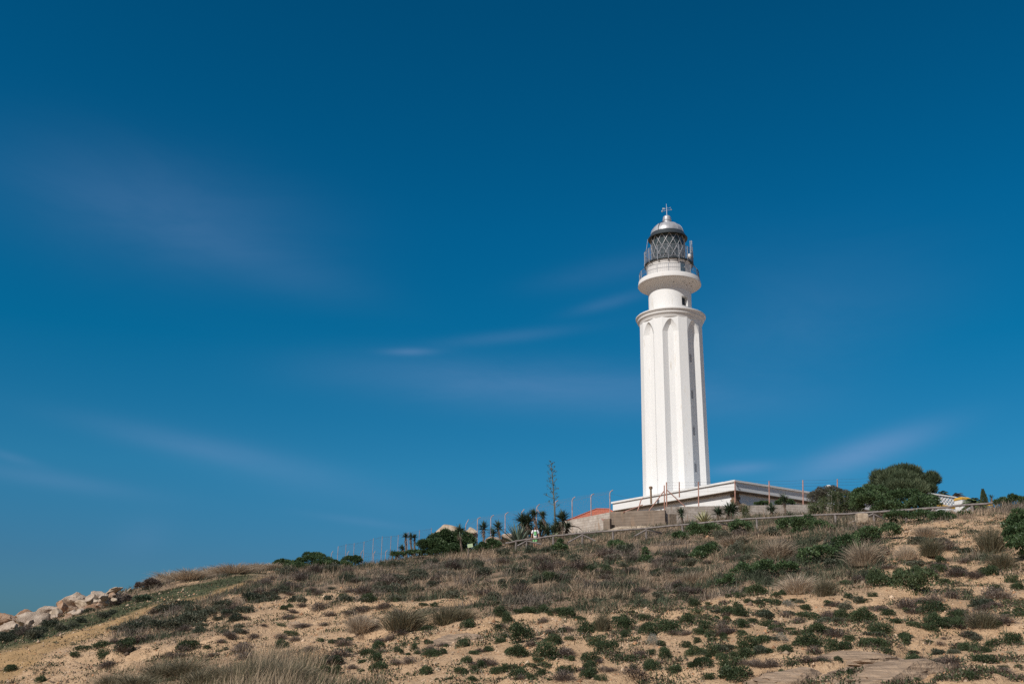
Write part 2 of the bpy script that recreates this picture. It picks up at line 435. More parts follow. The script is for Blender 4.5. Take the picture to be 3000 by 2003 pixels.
# ------------------------------------------------------------------ ground sheet
def build_ground():
    az = np.r_[np.linspace(-180, -42, 40)[:-1], np.linspace(-42, 42, 520), np.linspace(42, 180, 40)[1:-1]]
    rr = np.r_[0.5, 3, 6, 9, np.geomspace(11, 110, 430), np.geomspace(114, 240, 40), 320, 450, 700, 1100, 1800, 3000]
    A, RR = np.meshgrid(np.radians(az), rr)
    X = RR * np.sin(A); Y = RR * np.cos(A); Z = hgt(X, Y)
    far = sm(180, 300, RR); Z = Z * (1 - far) + -2.2 * far
    nr, na = X.shape
    V = np.stack([X.ravel(), Y.ravel(), Z.ravel()], -1)
    i = np.arange(nr - 1)[:, None]; j = np.arange(na)[None, :]; j2 = (j + 1) % na
    F = np.stack([i * na + j, i * na + j2, (i + 1) * na + j2, (i + 1) * na + j], -1).reshape(-1, 4)[:, ::-1]
    m = masks(V[:, 0], V[:, 1], V[:, 2])
    tint = np.stack([m['upper'] + 0.5 * m['tall'], m['path'], m['strip']], -1)
    front = V[:, 1] > 8
    tint[~front] = 0
    me = np_mesh('ground', V, F, np.clip(tint, 0, 1))
    me.shade_smooth()
    mt, nt, b = nodes('dune_sand')
    at = N(nt, 'ShaderNodeAttribute', attribute_name='tint'); sp = N(nt, 'ShaderNodeSeparateColor'); nt.links.new(at.outputs['Color'], sp.inputs[0])
    big = noise_tex(nt, 0.35, 6); mid = noise_tex(nt, 1.7, 6, 0.7); fine = noise_tex(nt, 14.0, 5, 0.7); fine2 = noise_tex(nt, 34.0, 4, 0.7)
    sand = ramp(nt, big, [(0.3, (0.48, 0.315, 0.185, 1)), (0.5, (0.61, 0.42, 0.265, 1)), (0.7, (0.50, 0.32, 0.18, 1))])
    sand = mixc(nt, ramp(nt, mid, [(0.35, (0, 0, 0, 1)), (0.68, (0.75, 0.75, 0.75, 1))]), sand, (0.42, 0.27, 0.155, 1))
    spk = ramp(nt, fine, [(0.52, (0, 0, 0, 1)), (0.62, (0.9, 0.9, 0.9, 1))])
    sand = mixc(nt, spk, sand, (0.24, 0.15, 0.09, 1))
    pale = ramp(nt, fine2, [(0.58, (0, 0, 0, 1)), (0.7, (0.6, 0.6, 0.6, 1))])
    sand = mixc(nt, pale, sand, (0.74, 0.59, 0.44, 1))
    litter = ramp(nt, mid, [(0.3, (0.17, 0.115, 0.075, 1)), (0.6, (0.29, 0.205, 0.14, 1)), (0.75, (0.40, 0.28, 0.18, 1))])
    c = mixc(nt, sp.outputs[0], sand, litter)
    c = mixc(nt, sp.outputs[1], c, ramp(nt, mid, [(0.3, (0.30, 0.19, 0.09, 1)), (0.65, (0.42, 0.275, 0.145, 1))]))
    c = mixc(nt, sp.outputs[2], c, ramp(nt, mid, [(0.3, (0.055, 0.065, 0.035, 1)), (0.6, (0.09, 0.095, 0.05, 1)), (0.75, (0.20, 0.15, 0.09, 1))]))
    nt.links.new(c, b.inputs['Base Color']); b.inputs['Roughness'].default_value = 0.95; b.inputs['Specular IOR Level'].default_value = 0.1
    ad = N(nt, 'ShaderNodeMath', operation='ADD'); nt.links.new(fine, ad.inputs[0]); nt.links.new(mid, ad.inputs[1])
    bump(nt, b, ad.outputs[0], 0.9, 0.09)
    o = link('ground', me, mt); tag(o, kind='structure')
    s = MB(); s.add([(-15000, -15000, -2.9), (15000, -15000, -2.9), (15000, 15000, -2.9), (-15000, 15000, -2.9)], [(0, 1, 2, 3)])
    sea, nt, b = nodes('sea_water')
    b.inputs['Base Color'].default_value = (0.02, 0.07, 0.11, 1); b.inputs['Roughness'].default_value = 0.25
    bump(nt, b, noise_tex(nt, 0.3), 0.3, 0.5)
    tag(s.build('sea', sea), kind='structure')
build_ground()

# ------------------------------------------------------------------ foliage geometry
def unit(v): return v / (np.linalg.norm(v, axis=-1, keepdims=True) + 1e-9)

def leaf_geo(P, D, L, Wd, g):
    """one diamond leaf per point, along D"""
    n = len(P); D = unit(D)
    S = unit(np.cross(D, unit(g.normal(size=(n, 3)))))
    U = np.cross(S, D)
    L = np.broadcast_to(L, (n,))[:, None]; Wd = np.broadcast_to(Wd, (n,))[:, None]
    a = P; b = P + D * L * 0.5 + S * Wd * 0.5 + U * L * 0.06; c = P + D * L; d = P + D * L * 0.5 - S * Wd * 0.5 + U * L * 0.06
    V = np.stack([a, b, c, d], 1).reshape(-1, 3)
    F = np.arange(4 * n).reshape(-1, 4)
    return V, F

def blade_geo(P, D, L, Wd, g, droop=0.35, wind=(0, 0, 0)):
    """bent tapering blades: 3 triangles each"""
    n = len(P); D = unit(D); up = np.array([0, 0, 1.0])
    S = unit(np.cross(D, up) + g.normal(size=(n, 3)) * 0.4)
    L = np.broadcast_to(L, (n,))[:, None]; Wd = np.broadcast_to(Wd, (n,))[:, None]
    hz = D.copy(); hz[:, 2] = 0
    w = np.asarray(wind)[None, :]
    m = P + D * L * 0.55 + w * L * 0.2
    t = P + D * L + (hz * 0.5 - up[None] * 0.35) * L * droop + w * L * 0.7
    V = np.stack([P - S * Wd / 2, P + S * Wd / 2, m - S * Wd * 0.36, m + S * Wd * 0.36, t], 1).reshape(-1, 3)
    k = np.arange(n)[:, None] * 5
    F = np.concatenate([k + np.array([[0, 1, 3]]), k + np.array([[0, 3, 2]]), k + np.array([[2, 3, 4]])], 0)
    return V, F

def strap_geo(P, D, L, Wd, g, droop=0.3, segs=4, thick=0.0):
    """long sword leaves, segs quads each, curving down"""
    n = len(P); D = unit(D); up = np.array([0, 0, 1.0])
    S = unit(np.cross(D, up) + g.normal(size=(n, 3)) * 0.15)
    L = np.broadcast_to(L, (n,)); Wd = np.broadcast_to(Wd, (n,)); dr = np.broadcast_to(droop, (n,))
    rows = []
    prof = np.interp(np.linspace(0, 1, segs + 1), [0, 0.25, 0.6, 1], [0.75, 1.0, 0.72, 0.04])
    hz = D.copy(); hz[:, 2] = 0
    Nn = np.cross(S, D)
    for i in range(segs + 1):
        t = i / segs
        c = P + D * (L * t)[:, None] + (hz * 0.3 - up[None]) * (L * dr * t * t)[:, None]
        w = (Wd * prof[i] / 2)[:, None]
        rows += [c - S * w + Nn * w * 0.5, c - Nn * w * 0.25, c + S * w + Nn * w * 0.5]
    V = np.stack(rows, 1).reshape(-1, 3)
    m = 3 * (segs + 1); F = []
    for i in range(segs):
        for q in range(2):
            a = 3 * i + q; F.append([a, a + 1, a + 4, a + 3])
    F = (np.arange(n)[:, None, None] * m + np.array(F)[None]).reshape(-1, 4)
    return V, F

def rep(t, k): return np.repeat(t, k)

def lobes_points(g, lobes, n, shell=(0.7, 1.05)):
    """points and outward directions over a set of ellipsoid lobes (centre, radii)"""
    C = np.array([l[0] for l in lobes], float); Rd = np.array([l[1] for l in lobes], float)
    area = (Rd[:, 0] * Rd[:, 1] + Rd[:, 0] * Rd[:, 2] + Rd[:, 1] * Rd[:, 2]); area /= area.sum()
    k = g.choice(len(lobes), n, p=area)
    d = unit(g.normal(size=(n, 3)))
    d[:, 2] = np.where(d[:, 2] < -0.2, -d[:, 2], d[:, 2])
    r = g.uniform(shell[0], shell[1], n)[:, None]
    P = C[k] + d * Rd[k] * r
    return P, unit(d / Rd[k]), k

def cushion_mesh(name, seed, n=1100, h=0.55, leaf=(0.035, 0.075), wid=0.024, spiky=0.5, nl=7):
    """a dense low shrub about one unit wide"""
    g = np.random.default_rng(seed)
    lobes = [((0, 0, 0.02), (0.36, 0.34, h * 0.78))]
    for q in range(nl):
        a = g.uniform(0, 6.28); r = g.uniform(0.12, 0.32); s = g.uniform(0.13, 0.24)
        lobes.append(((r * math.cos(a), r * math.sin(a), g.uniform(0.0, h * 0.55)), (s, s, s * g.uniform(0.8, 1.3))))
    P, D, k = lobes_points(g, lobes, n)
    P[:, 2] = np.maximum(P[:, 2], -0.03)
    D = D * (1 - spiky) + np.array([0, 0, 1.0]) * spiky * 0.8 + g.normal(size=D.shape) * 0.35
    V, F = leaf_geo(P, D, g.uniform(*leaf, n), wid * g.uniform(0.7, 1.3, n), g)
    lt = g.normal(0, 0.10, len(lobes))
    t = np.clip(0.5 + lt[k] + g.normal(0, 0.16, n), 0, 1)
    return np_mesh(name, V, F, rep(t, 4))

def twig_mesh(name, seed, n=700, h=0.6, ln=(0.18, 0.42), wd=0.012, fl=260):
    """a dry twiggy shrub about one unit wide: fine twigs plus sparse small leaves"""
    g = np.random.default_rng(seed)
    P = np.c_[g.normal(0, 0.17, n), g.normal(0, 0.17, n), np.abs(g.normal(0, 0.10, n))]
    D = np.c_[P[:, :2] * 2.2, np.full(n, 0.55)] + g.normal(size=(n, 3)) * 0.35
    D[:, 2] = np.abs(D[:, 2])
    V, F = blade_geo(P, D, g.uniform(*ln, n) * h / 0.6, wd, g, 0.1)
    t = np.clip(g.normal(0.5, 0.2, n), 0, 1)
    lobes = [((g.normal(0, .14), g.normal(0, .14), g.uniform(0.05, 0.2)), (0.26, 0.26, h * 0.5)) for _ in range(5)]
    P2, D2, k = lobes_points(g, lobes, fl, (0.6, 1.05))
    V2, F2 = leaf_geo(P2, D2 + g.normal(size=D2.shape) * 0.6, g.uniform(0.05, 0.1, fl), 0.03, g)
    F2t = np.concatenate([F2[:, [0, 1, 2]], F2[:, [0, 2, 3]]], 0) + len(V)
    return np_mesh(name, np.r_[V, V2], np.r_[F, F2t], np.r_[rep(t, 5), rep(np.clip(g.normal(0.45, 0.2, fl), 0, 1), 4)])

def tuft_mesh(name, seed, n=750, spread=0.16, lean=0.9, ln=(0.6, 1.15), wd=0.013, droop=0.5, wind=(0.12, 0, 0)):
    """a bunch grass about one unit tall"""
    g = np.random.default_rng(seed)
    P = np.c_[g.normal(0, spread, n), g.normal(0, spread, n), np.zeros(n)]
    D = np.c_[P[:, :2] * lean * 3 + g.normal(size=(n, 2)) * 0.30, np.ones(n)]
    V, F = blade_geo(P, D, g.uniform(*ln, n) * np.exp(-(np.hypot(P[:, 0], P[:, 1]) / spread) ** 2 * 0.10), wd, g, droop, wind)
    t = np.clip(g.normal(0.5, 0.2, n), 0, 1)
    return np_mesh(name, V, F, rep(t, 5))

def strapplant_mesh(name, seed, n=46):
    g = np.random.default_rng(seed)
    c = np.array([[g.normal(0, .25), g.normal(0, .16), 0] for _ in range(6)])
    k = g.integers(0, 6, n)
    P = c[k] + g.normal(size=(n, 3)) * [0.03, 0.03, 0]
    a = g.uniform(0, 6.28, n); e = g.uniform(0.5, 1.35, n)
    D = np.c_[np.cos(a) * np.cos(e), np.sin(a) * np.cos(e), np.sin(e)]
    V, F = strap_geo(P, D, g.uniform(0.22, 0.48, n), 0.04, g, g.uniform(0.1, 0.6, n), 3)
    return np_mesh(name, V, F, rep(np.clip(g.normal(0.5, 0.2, n), 0, 1), 12))

# leaf colour ramps (real albedo, several plants each)
M['cushion'] = mat_leaf('cushion_shrub_leaves', [(0.1, (0.032, 0.046, 0.024, 1)), (0.5, (0.054, 0.080, 0.036, 1)), (0.85, (0.090, 0.118, 0.054, 1)), (1.0, (0.15, 0.155, 0.08, 1))], 0.30, 0.2)
M['drytwig'] = mat_leaf('dry_shrub_twigs', [(0.1, (0.075, 0.055, 0.048, 1)), (0.5, (0.135, 0.105, 0.088, 1)), (0.9, (0.23, 0.185, 0.15, 1))], 0.5, 0.1)
M['grey'] = mat_leaf('silver_grey_leaves', [(0.1, (0.16, 0.155, 0.125, 1)), (0.6, (0.27, 0.26, 0.215, 1)), (1, (0.36, 0.345, 0.30, 1))], 0.2, 0.1)
M['tuft'] = mat_leaf('dry_bunch_grass', [(0.0, (0.24, 0.185, 0.13, 1)), (0.45, (0.44, 0.35, 0.255, 1)), (1.0, (0.62, 0.51, 0.39, 1))], 0.35, 0.3)
M['tuft_green'] = mat_leaf('olive_bunch_grass', [(0.0, (0.075, 0.078, 0.045, 1)), (0.5, (0.185, 0.165, 0.105, 1)), (1.0, (0.38, 0.31, 0.215, 1))], 0.3, 0.3)
M['bush'] = mat_leaf('glossy_bush_leaves', [(0.1, (0.036, 0.062, 0.026, 1)), (0.5, (0.066, 0.110, 0.046, 1)), (0.9, (0.125, 0.175, 0.078, 1))], 0.18, 0.22, 0.45)
M['sword'] = mat_leaf('sword_leaves', [(0.1, (0.034, 0.054, 0.034, 1)), (0.5, (0.072, 0.105, 0.066, 1)), (0.9, (0.15, 0.185, 0.115, 1))], 0.2, 0.1, 0.45)
M['agave'] = mat_leaf('agave_leaves', [(0.1, (0.07, 0.10, 0.075, 1)), (0.5, (0.13, 0.17, 0.125, 1)), (0.9, (0.24, 0.28, 0.20, 1))], 0.2, 0.05, 0.5)
M['agave_var'] = mat_leaf('striped_agave_leaves', [(0.1, (0.09, 0.13, 0.06, 1)), (0.45, (0.15, 0.19, 0.08, 1)), (0.55, (0.42, 0.40, 0.22, 1)), (1, (0.5, 0.47, 0.28, 1))], 0.1, 0.05, 0.5)
M['strap'] = mat_leaf('blue_green_strap_leaves', [(0.1, (0.05, 0.075, 0.045, 1)), (0.5, (0.095, 0.125, 0.075, 1)), (1, (0.17, 0.19, 0.12, 1))], 0.3, 0.2)
M['deadleaf'] = mat_leaf('dead_hanging_leaves', [(0.1, (0.10, 0.07, 0.05, 1)), (0.5, (0.24, 0.175, 0.13, 1)), (1, (0.42, 0.33, 0.26, 1))], 0.2, 0.2)
M['bark'] = mat_rough('fibrous_bark', (0.085, 0.06, 0.045, 1), (0.20, 0.15, 0.115, 1), 8.0, 0.95, 0.7, 0.02)
M['tamarisk'] = mat_leaf('feathery_foliage', [(0.1, (0.050, 0.072, 0.038, 1)), (0.5, (0.092, 0.124, 0.066, 1)), (1, (0.165, 0.19, 0.105, 1))], 0.2, 0.3)
M['cane'] = mat_leaf('cane_leaves', [(0.1, (0.06, 0.10, 0.04, 1)), (0.5, (0.13, 0.175, 0.075, 1)), (1, (0.25, 0.27, 0.14, 1))], 0.2, 0.3)

def copy_of(proto, label=None, group=None):
    c = proto.copy(); COL.objects.link(c)
    if label: c['label'] = label
    if group: c['group'] = group
    for ch in proto.children:
        d = ch.copy(); COL.objects.link(d); d.parent = c
    return c

class Kind:
    """a family of look-alike one-mesh plants; the first use of each mesh is the original, later ones are copies"""
    def __init__(s, name, meshes, mat, cat):
        s.name, s.cat, s.mat, s.meshes = name, cat, mat, meshes
        s.protos = [None] * len(meshes); s.i = 0
    def put(s, loc, scale, label, group=None, rz=None):
        k = s.i % len(s.meshes); s.i += 1
        if s.protos[k] is None:
            o = link(s.name, s.meshes[k], s.mat); s.protos[k] = o
        else:
            o = s.protos[k].copy(); COL.objects.link(o)
            if 'group' in o: del o['group']
        tag(o, label, s.cat, group)
        o.location = loc; o.scale = scale
        o.rotation_euler = (0, 0, random.uniform(0, 6.28) if rz is None else rz)
        return o

K_green = Kind('cushion_shrub', [cushion_mesh('cushion_shrub', 100 + i, 2300 + 150 * (i % 3), 0.5 + 0.05 * (i % 4), nl=5 + i) for i in range(7)], M['cushion'], 'shrub')
K_brown = Kind('dry_shrub', [twig_mesh('dry_shrub', 200 + i, 700, 0.55 + 0.05 * i) for i in range(4)], M['drytwig'], 'shrub')
K_grey = Kind('grey_shrub', [cushion_mesh('grey_shrub', 300 + i, 1300, 0.6, (0.03, 0.06), 0.022, 0.3) for i in range(2)], M['grey'], 'shrub')
K_strap = Kind('strap_leaf_plant', [strapplant_mesh('strap_leaf_plant', 400 + i) for i in range(3)], M['strap'], 'plant')

# shrubs read off the photograph: crop origin, crop scale, then (centre, base, width) in crop pixels
SHRUBS = [
 ((1400, 1560), 3.54, 'g', '938,400,120 1165,415,165 1340,420,130 990,475,110 735,510,150 1555,600,80 1080,575,80 1900,425,120 2100,450,90 240,865,130 305,945,130 500,890,110 670,845,110 755,880,80 920,890,180 1065,915,110 1130,1060,200 1290,1020,190 1510,1020,200 1525,910,80 1740,910,120 1600,840,70 480,1140,230 780,1165,140 830,1190,80 240,1150,120 120,1245,120 1250,1190,180 1340,1260,200 1760,1070,220 1535,1090,90 1990,1060,230 1900,1175,100 415,1305,190 700,1325,210 635,1360,100 960,1340,90 1170,1355,130 1260,1340,80 1800,1275,95 1580,1345,120 1470,1335,110 1960,1330,150 45,1410,120 365,1415,85 270,1470,110 190,1480,110 410,1500,190 490,1395,40 560,1415,80 700,1420,130 910,1470,180 1195,1470,95 1180,1405,110 1825,1450,150 1620,1425,90 2085,1455,90 2030,1505,110 545,1560,100 655,1510,110 750,1540,60 1130,1520,160 1275,1560,90 450,925,40 210,935,40 400,1568,50'),
 ((1400, 1560), 3.54, 'b', '705,410,250 590,290,110 1335,600,120 2080,590,150 680,940,120 930,1030,140 915,1265,130 150,1390,120 1075,1460,90 1325,1470,130 890,1560,200 1630,1575,260 1400,1440,90 560,1190,120'),
 ((1400, 1560), 3.54, 'G', '1825,1170,190'),
 ((2000, 1560), 3.54, 'g', '140,770,150 275,770,80 365,800,60 600,685,100 575,730,50 590,780,85 645,620,75 480,680,70 540,640,90 780,650,180 1040,650,90 940,750,120 700,745,90 800,765,120 1165,720,80 1290,820,130 520,860,140 140,870,170 360,900,60 470,930,80 620,880,140 860,870,150 730,950,90 580,960,100 880,980,130 1330,920,150 650,1000,130 1680,900,170 260,1030,180 180,1070,120 330,1090,140 1220,1060,110 1400,1055,180 1530,1060,140 45,1200,100 160,1150,90 320,1140,110 450,1120,90 700,1240,210 850,1170,150 1200,1170,120 1340,1210,220 1570,1240,150 1700,1220,120 150,1300,170 330,1290,150 430,1210,70 420,1320,110 560,1310,110 700,1310,160 900,1250,130 1070,1250,130 510,1460,180 230,1410,200 1630,1370,85 1145,1405,80 280,1530,120 560,1560,280 660,1500,90 1045,1500,100 50,950,170'),
 ((2000, 1560), 3.54, 'b', '435,750,90 1125,640,80 1000,970,120 1220,940,120 1500,900,130 420,1040,150 60,1060,120 1000,1040,120 1600,1110,180 780,1400,140 930,1400,180 660,1380,130 1385,1265,140 1330,1370,130 870,1560,160 580,360,100'),
 ((2000, 1560), 3.54, 'G', '1130,820,160 1050,1150,180'),
 ((2400, 1560), 3.54, 'g', '1290,330,120 1260,420,150 1465,440,140 1810,460,200 690,560,280 570,670,100 1000,640,330 960,830,110 1240,860,240 740,870,150 810,945,100 490,930,220 660,1050,190 1015,1020,130 890,1105,130 1180,1070,120 1210,990,200 1340,980,160 1440,1030,160 1500,920,140 1820,1000,120 900,1180,160 1155,1170,90 745,1280,110 600,1200,200 470,1190,100 1590,1230,150 1540,1170,60 1820,1190,120 1750,1250,90 2050,1170,180 1765,1360,220 980,1340,110 1940,1430,90 2080,1410,90 690,1410,100 1610,1530,120 1860,610,120 1950,870,110 2080,600,120 2020,520,110 1500,620,50 1030,440,130 850,470,150'),
 ((2400, 1560), 3.54, 'b', '1650,490,140 1350,200,230 940,790,220 1080,740,150 1230,730,150 1400,690,150 1300,1110,60 1480,860,160 1720,1010,260 1950,1000,180 1560,1120,140 1270,1200,90 1190,1440,110 2080,1530,100 1900,700,250 1850,780,140 1450,480,200 420,530,150'),
 ((2400, 1560), 3.54, 's', '1450,1340,250 1150,1340,130 570,1350,130 850,1340,100 1450,1450,170 1740,1490,130 420,1390,130 1300,1300,120 1620,1320,150 1250,1390,120 2000,1260,110'),
 ((700, 1560), 3.356, 'g', '120,690,80 435,760,80 500,745,60 410,930,60 510,1020,80 415,1140,100 795,1075,50 915,1100,90 990,1065,55 1085,1070,80 1070,1180,70 1260,1210,120 1370,1150,115 930,1300,140 1330,1290,140 1210,1290,90 1360,1370,140 1190,1380,70 830,1370,120 930,1400,120 1560,1180,80 1600,1195,60 1660,1210,50 1745,1200,70 1720,1150,80 1745,1100,45 1870,1100,100 1630,1110,45 1745,1060,55 1855,960,90 2240,960,120 1305,940,80 2030,1130,50 2190,1130,130 1890,1230,100 2000,1200,80 2310,1200,90 2230,1290,90 2310,1370,90 2180,1410,110 1830,1400,140 1940,1450,50 2035,1450,45 2080,1440,40 2295,1460,80 1545,680,70 1815,730,75 1915,730,70 1270,700,140 1010,670,90 870,1225,50'),
 ((700, 1560), 3.356, 'b', '35,860,90 790,770,140 620,745,80 485,855,80 525,800,80 830,920,90 400,1050,110 30,1000,90 240,930,60 1110,1350,100 1680,1290,130 1540,1320,100 40,1160,150 1420,760,160 600,480,150 1460,540,200'),
 ((0, 1560), 3.356, 'g', '990,1150,150 1000,1220,110 790,1170,90 1180,1165,180 1545,1145,30 720,1220,80 80,1370,120 380,1480,110 2145,1180,60 1800,1170,190 1000,1270,80 2210,1160,60 2020,1150,60'),
 ((0, 1560), 3.356, 'b', '1335,1100,180 1110,1090,100 1500,820,110 1410,850,60 2250,1060,120 2160,1090,90 230,1010,160 1160,700,150'),
 ((0, 1560), 3.356, 's', '550,1260,100 540,1090,80 720,1110,90 440,1360,70'),
]
def zone(px, py):
    if px < 720: return 'beside the sandy path'
    if px < 1400: return 'on the open sand left of the lighthouse'
    if px < 2050: return 'below the lighthouse' if py > 1760 else 'in the dry grass below the wooden fence'
    return 'on the lower right slope' if py > 1760 else 'on the upper right slope'
for (ox, oy), sc, kd, txt in SHRUBS:
    for e in txt.split():
        cx, cb, cw = map(float, e.split(','))
        px, py = ox + cx / sc, oy + cb / sc
        p = ground_at(px, py)
        if p.y > 95: continue
        w = cw / sc / FPX * p.y * 1.05
        a = random.uniform(0.85, 1.15)
        zn = zone(px, py)
        if kd == 'g':
            w *= 1.28
            K_green.put((p.x, p.y + w * 0.3, p.z - 0.02), (w * random.uniform(0.9, 1.5), w * random.uniform(0.85, 1.2), w * a * random.uniform(0.85, 1.3)), 'low dark green cushion shrub ' + zn, 'green cushion shrubs ' + zn)
        elif kd == 'b':
            w *= 1.2
            K_brown.put((p.x, p.y + w * 0.3, p.z - 0.01), (w * 1.1, w, w * a), 'dry brown twiggy shrub ' + zn, 'dry twiggy shrubs ' + zn)
        elif kd == 'G':
            K_grey.put((p.x, p.y + w * 0.3, p.z - 0.01), (w, w, w * 1.05), {0: 'silver grey dome shrub among dark green cushions below the lighthouse', 1: 'pale grey shrub in the thick of the green cushions right of the tower', 2: 'low grey shrub on the sand above the sandstone ledges'}[K_grey.i])
        else:
            K_strap.put((p.x, p.y, p.z), (w, w, w * 1.1), 'blue green strap leaved plant ' + ('by the sandy path' if px < 1000 else 'on the sand near the sandstone ledges'), 'strap leaved plants ' + ('by the path' if px < 1000 else 'near the ledges'))

# more of the same small shrubs between the ones read off one by one
_g = np.random.default_rng(77)
def fill(kind, n, box, wr, label, group):
    k = 0; tries = 0
    while k < n and tries < n * 30:
        tries += 1
        px, py = _g.uniform(box[0], box[2]), _g.uniform(box[1], box[3])
        p = ground_at(px, py)
        if p.y > 78: continue
        m = masks(np.array([p.x]), np.array([p.y]), np.array([p.z]))
        if kind is K_green and (m['path'][0] > .1 or fbm(np.array([p.x / 2.2]), np.array([p.y / 2.2]), 123, 3)[0] < 0.47): continue
        if kind is not K_green and (m['path'][0] > .1 or m['strip'][0] > .3): continue
        w = _g.uniform(*wr) / FPX * p.y
        kind.put((p.x, p.y + w * .3, p.z - .02), (w * _g.uniform(.9, 1.7), w * _g.uniform(.8, 1.3), w * _g.uniform(.65, 1.2)), label, group); k += 1
for (bx, n) in (((2050, 1780, 3000, 2003), 26), ((2250, 1660, 3000, 1790), 10)):
    z = zone(2500, 1900 if bx[1] > 1700 else 1700); fill(K_green, n, bx, (22, 50), 'low dark green cushion shrub ' + z, 'green cushion shrubs ' + z)
fill(K_green, 14, (1400, 1790, 2050, 2003), (22, 46), 'low dark green cushion shrub ' + zone(1900, 1900), 'green cushion shrubs ' + zone(1900, 1900))
for (bx, n, z) in (((720, 1640, 1400, 1760), 34, zone(1000, 1700)), ((280, 1790, 1400, 1960), 46, zone(1000, 1900)), ((1400, 1620, 2050, 1750), 44, zone(1900, 1700)), ((2050, 1560, 2960, 1700), 34, zone(2500, 1700)), ((2050, 1770, 3000, 2003), 30, zone(2500, 1900)), ((1400, 1790, 2050, 2003), 18, zone(1900, 1900))):
    fill(K_brown, n, bx, (26, 62), 'dry brown twiggy shrub ' + z, 'dry twiggy shrubs ' + z)
M['scrub'] = mat_leaf('grey_green_scrub_leaves', [(0.1, (0.045, 0.058, 0.038, 1)), (0.5, (0.088, 0.100, 0.066, 1)), (0.9, (0.165, 0.155, 0.11, 1))], 0.55, 0.2)
K_scrub = Kind('scrub_bush', [cushion_mesh('scrub_bush', 600 + i, 1700, 0.30 + 0.04 * i, (0.05, 0.11), 0.03, 0.55, 9) for i in range(5)], M['scrub'], 'shrub')
for (bx, n, wr, z) in (((720, 1650, 1400, 1770), 64, (24, 62), 'in the dry grass left of the lighthouse'), ((1400, 1610, 2050, 1770), 78, (24, 62), 'in the dry grass below the wooden fence'), ((2050, 1560, 2940, 1720), 44, (32, 75), 'on the upper right slope'), ((330, 1760, 760, 1860), 40, (28, 80), 'right of the sandy path'), ((2050, 1740, 3000, 1960), 30, (30, 60), 'on the lower right slope')):
    fill(K_scrub, n, bx, wr, 'grey green leafy scrub ' + z, 'grey green scrub ' + z)
for (px, py, w) in ((258, 1792, 34), (238, 1822, 34), (290, 1768, 40), (150, 1836, 50), (60, 1862, 60), (100, 1868, 60), (180, 1846, 44), (20, 1880, 60), (300, 1812, 40), (330, 1800, 36), (120, 1856, 50), (215, 1838, 40), (0, 1868, 50)):
    p = ground_at(px, py, 40); w = w / FPX * p.y
    K_scrub.put((p.x, p.y, p.z - .03), (w * 1.2, w, w), 'dark grey green scrub at the foot of the boulder pile', 'scrub below the boulders')
print('SHRUBS', K_green.i, K_brown.i, K_scrub.i)
# ------------------------------------------------------------------ grasses and ground cover (uncountable)
def view_samples(n, g, y0=16, y1=98):
    y = np.exp(g.uniform(math.log(y0), math.log(y1), n) * 1.0)
    x = y * g.uniform(-0.60, 0.62, n)
    z = hgt(x, y)
    return x, y, z

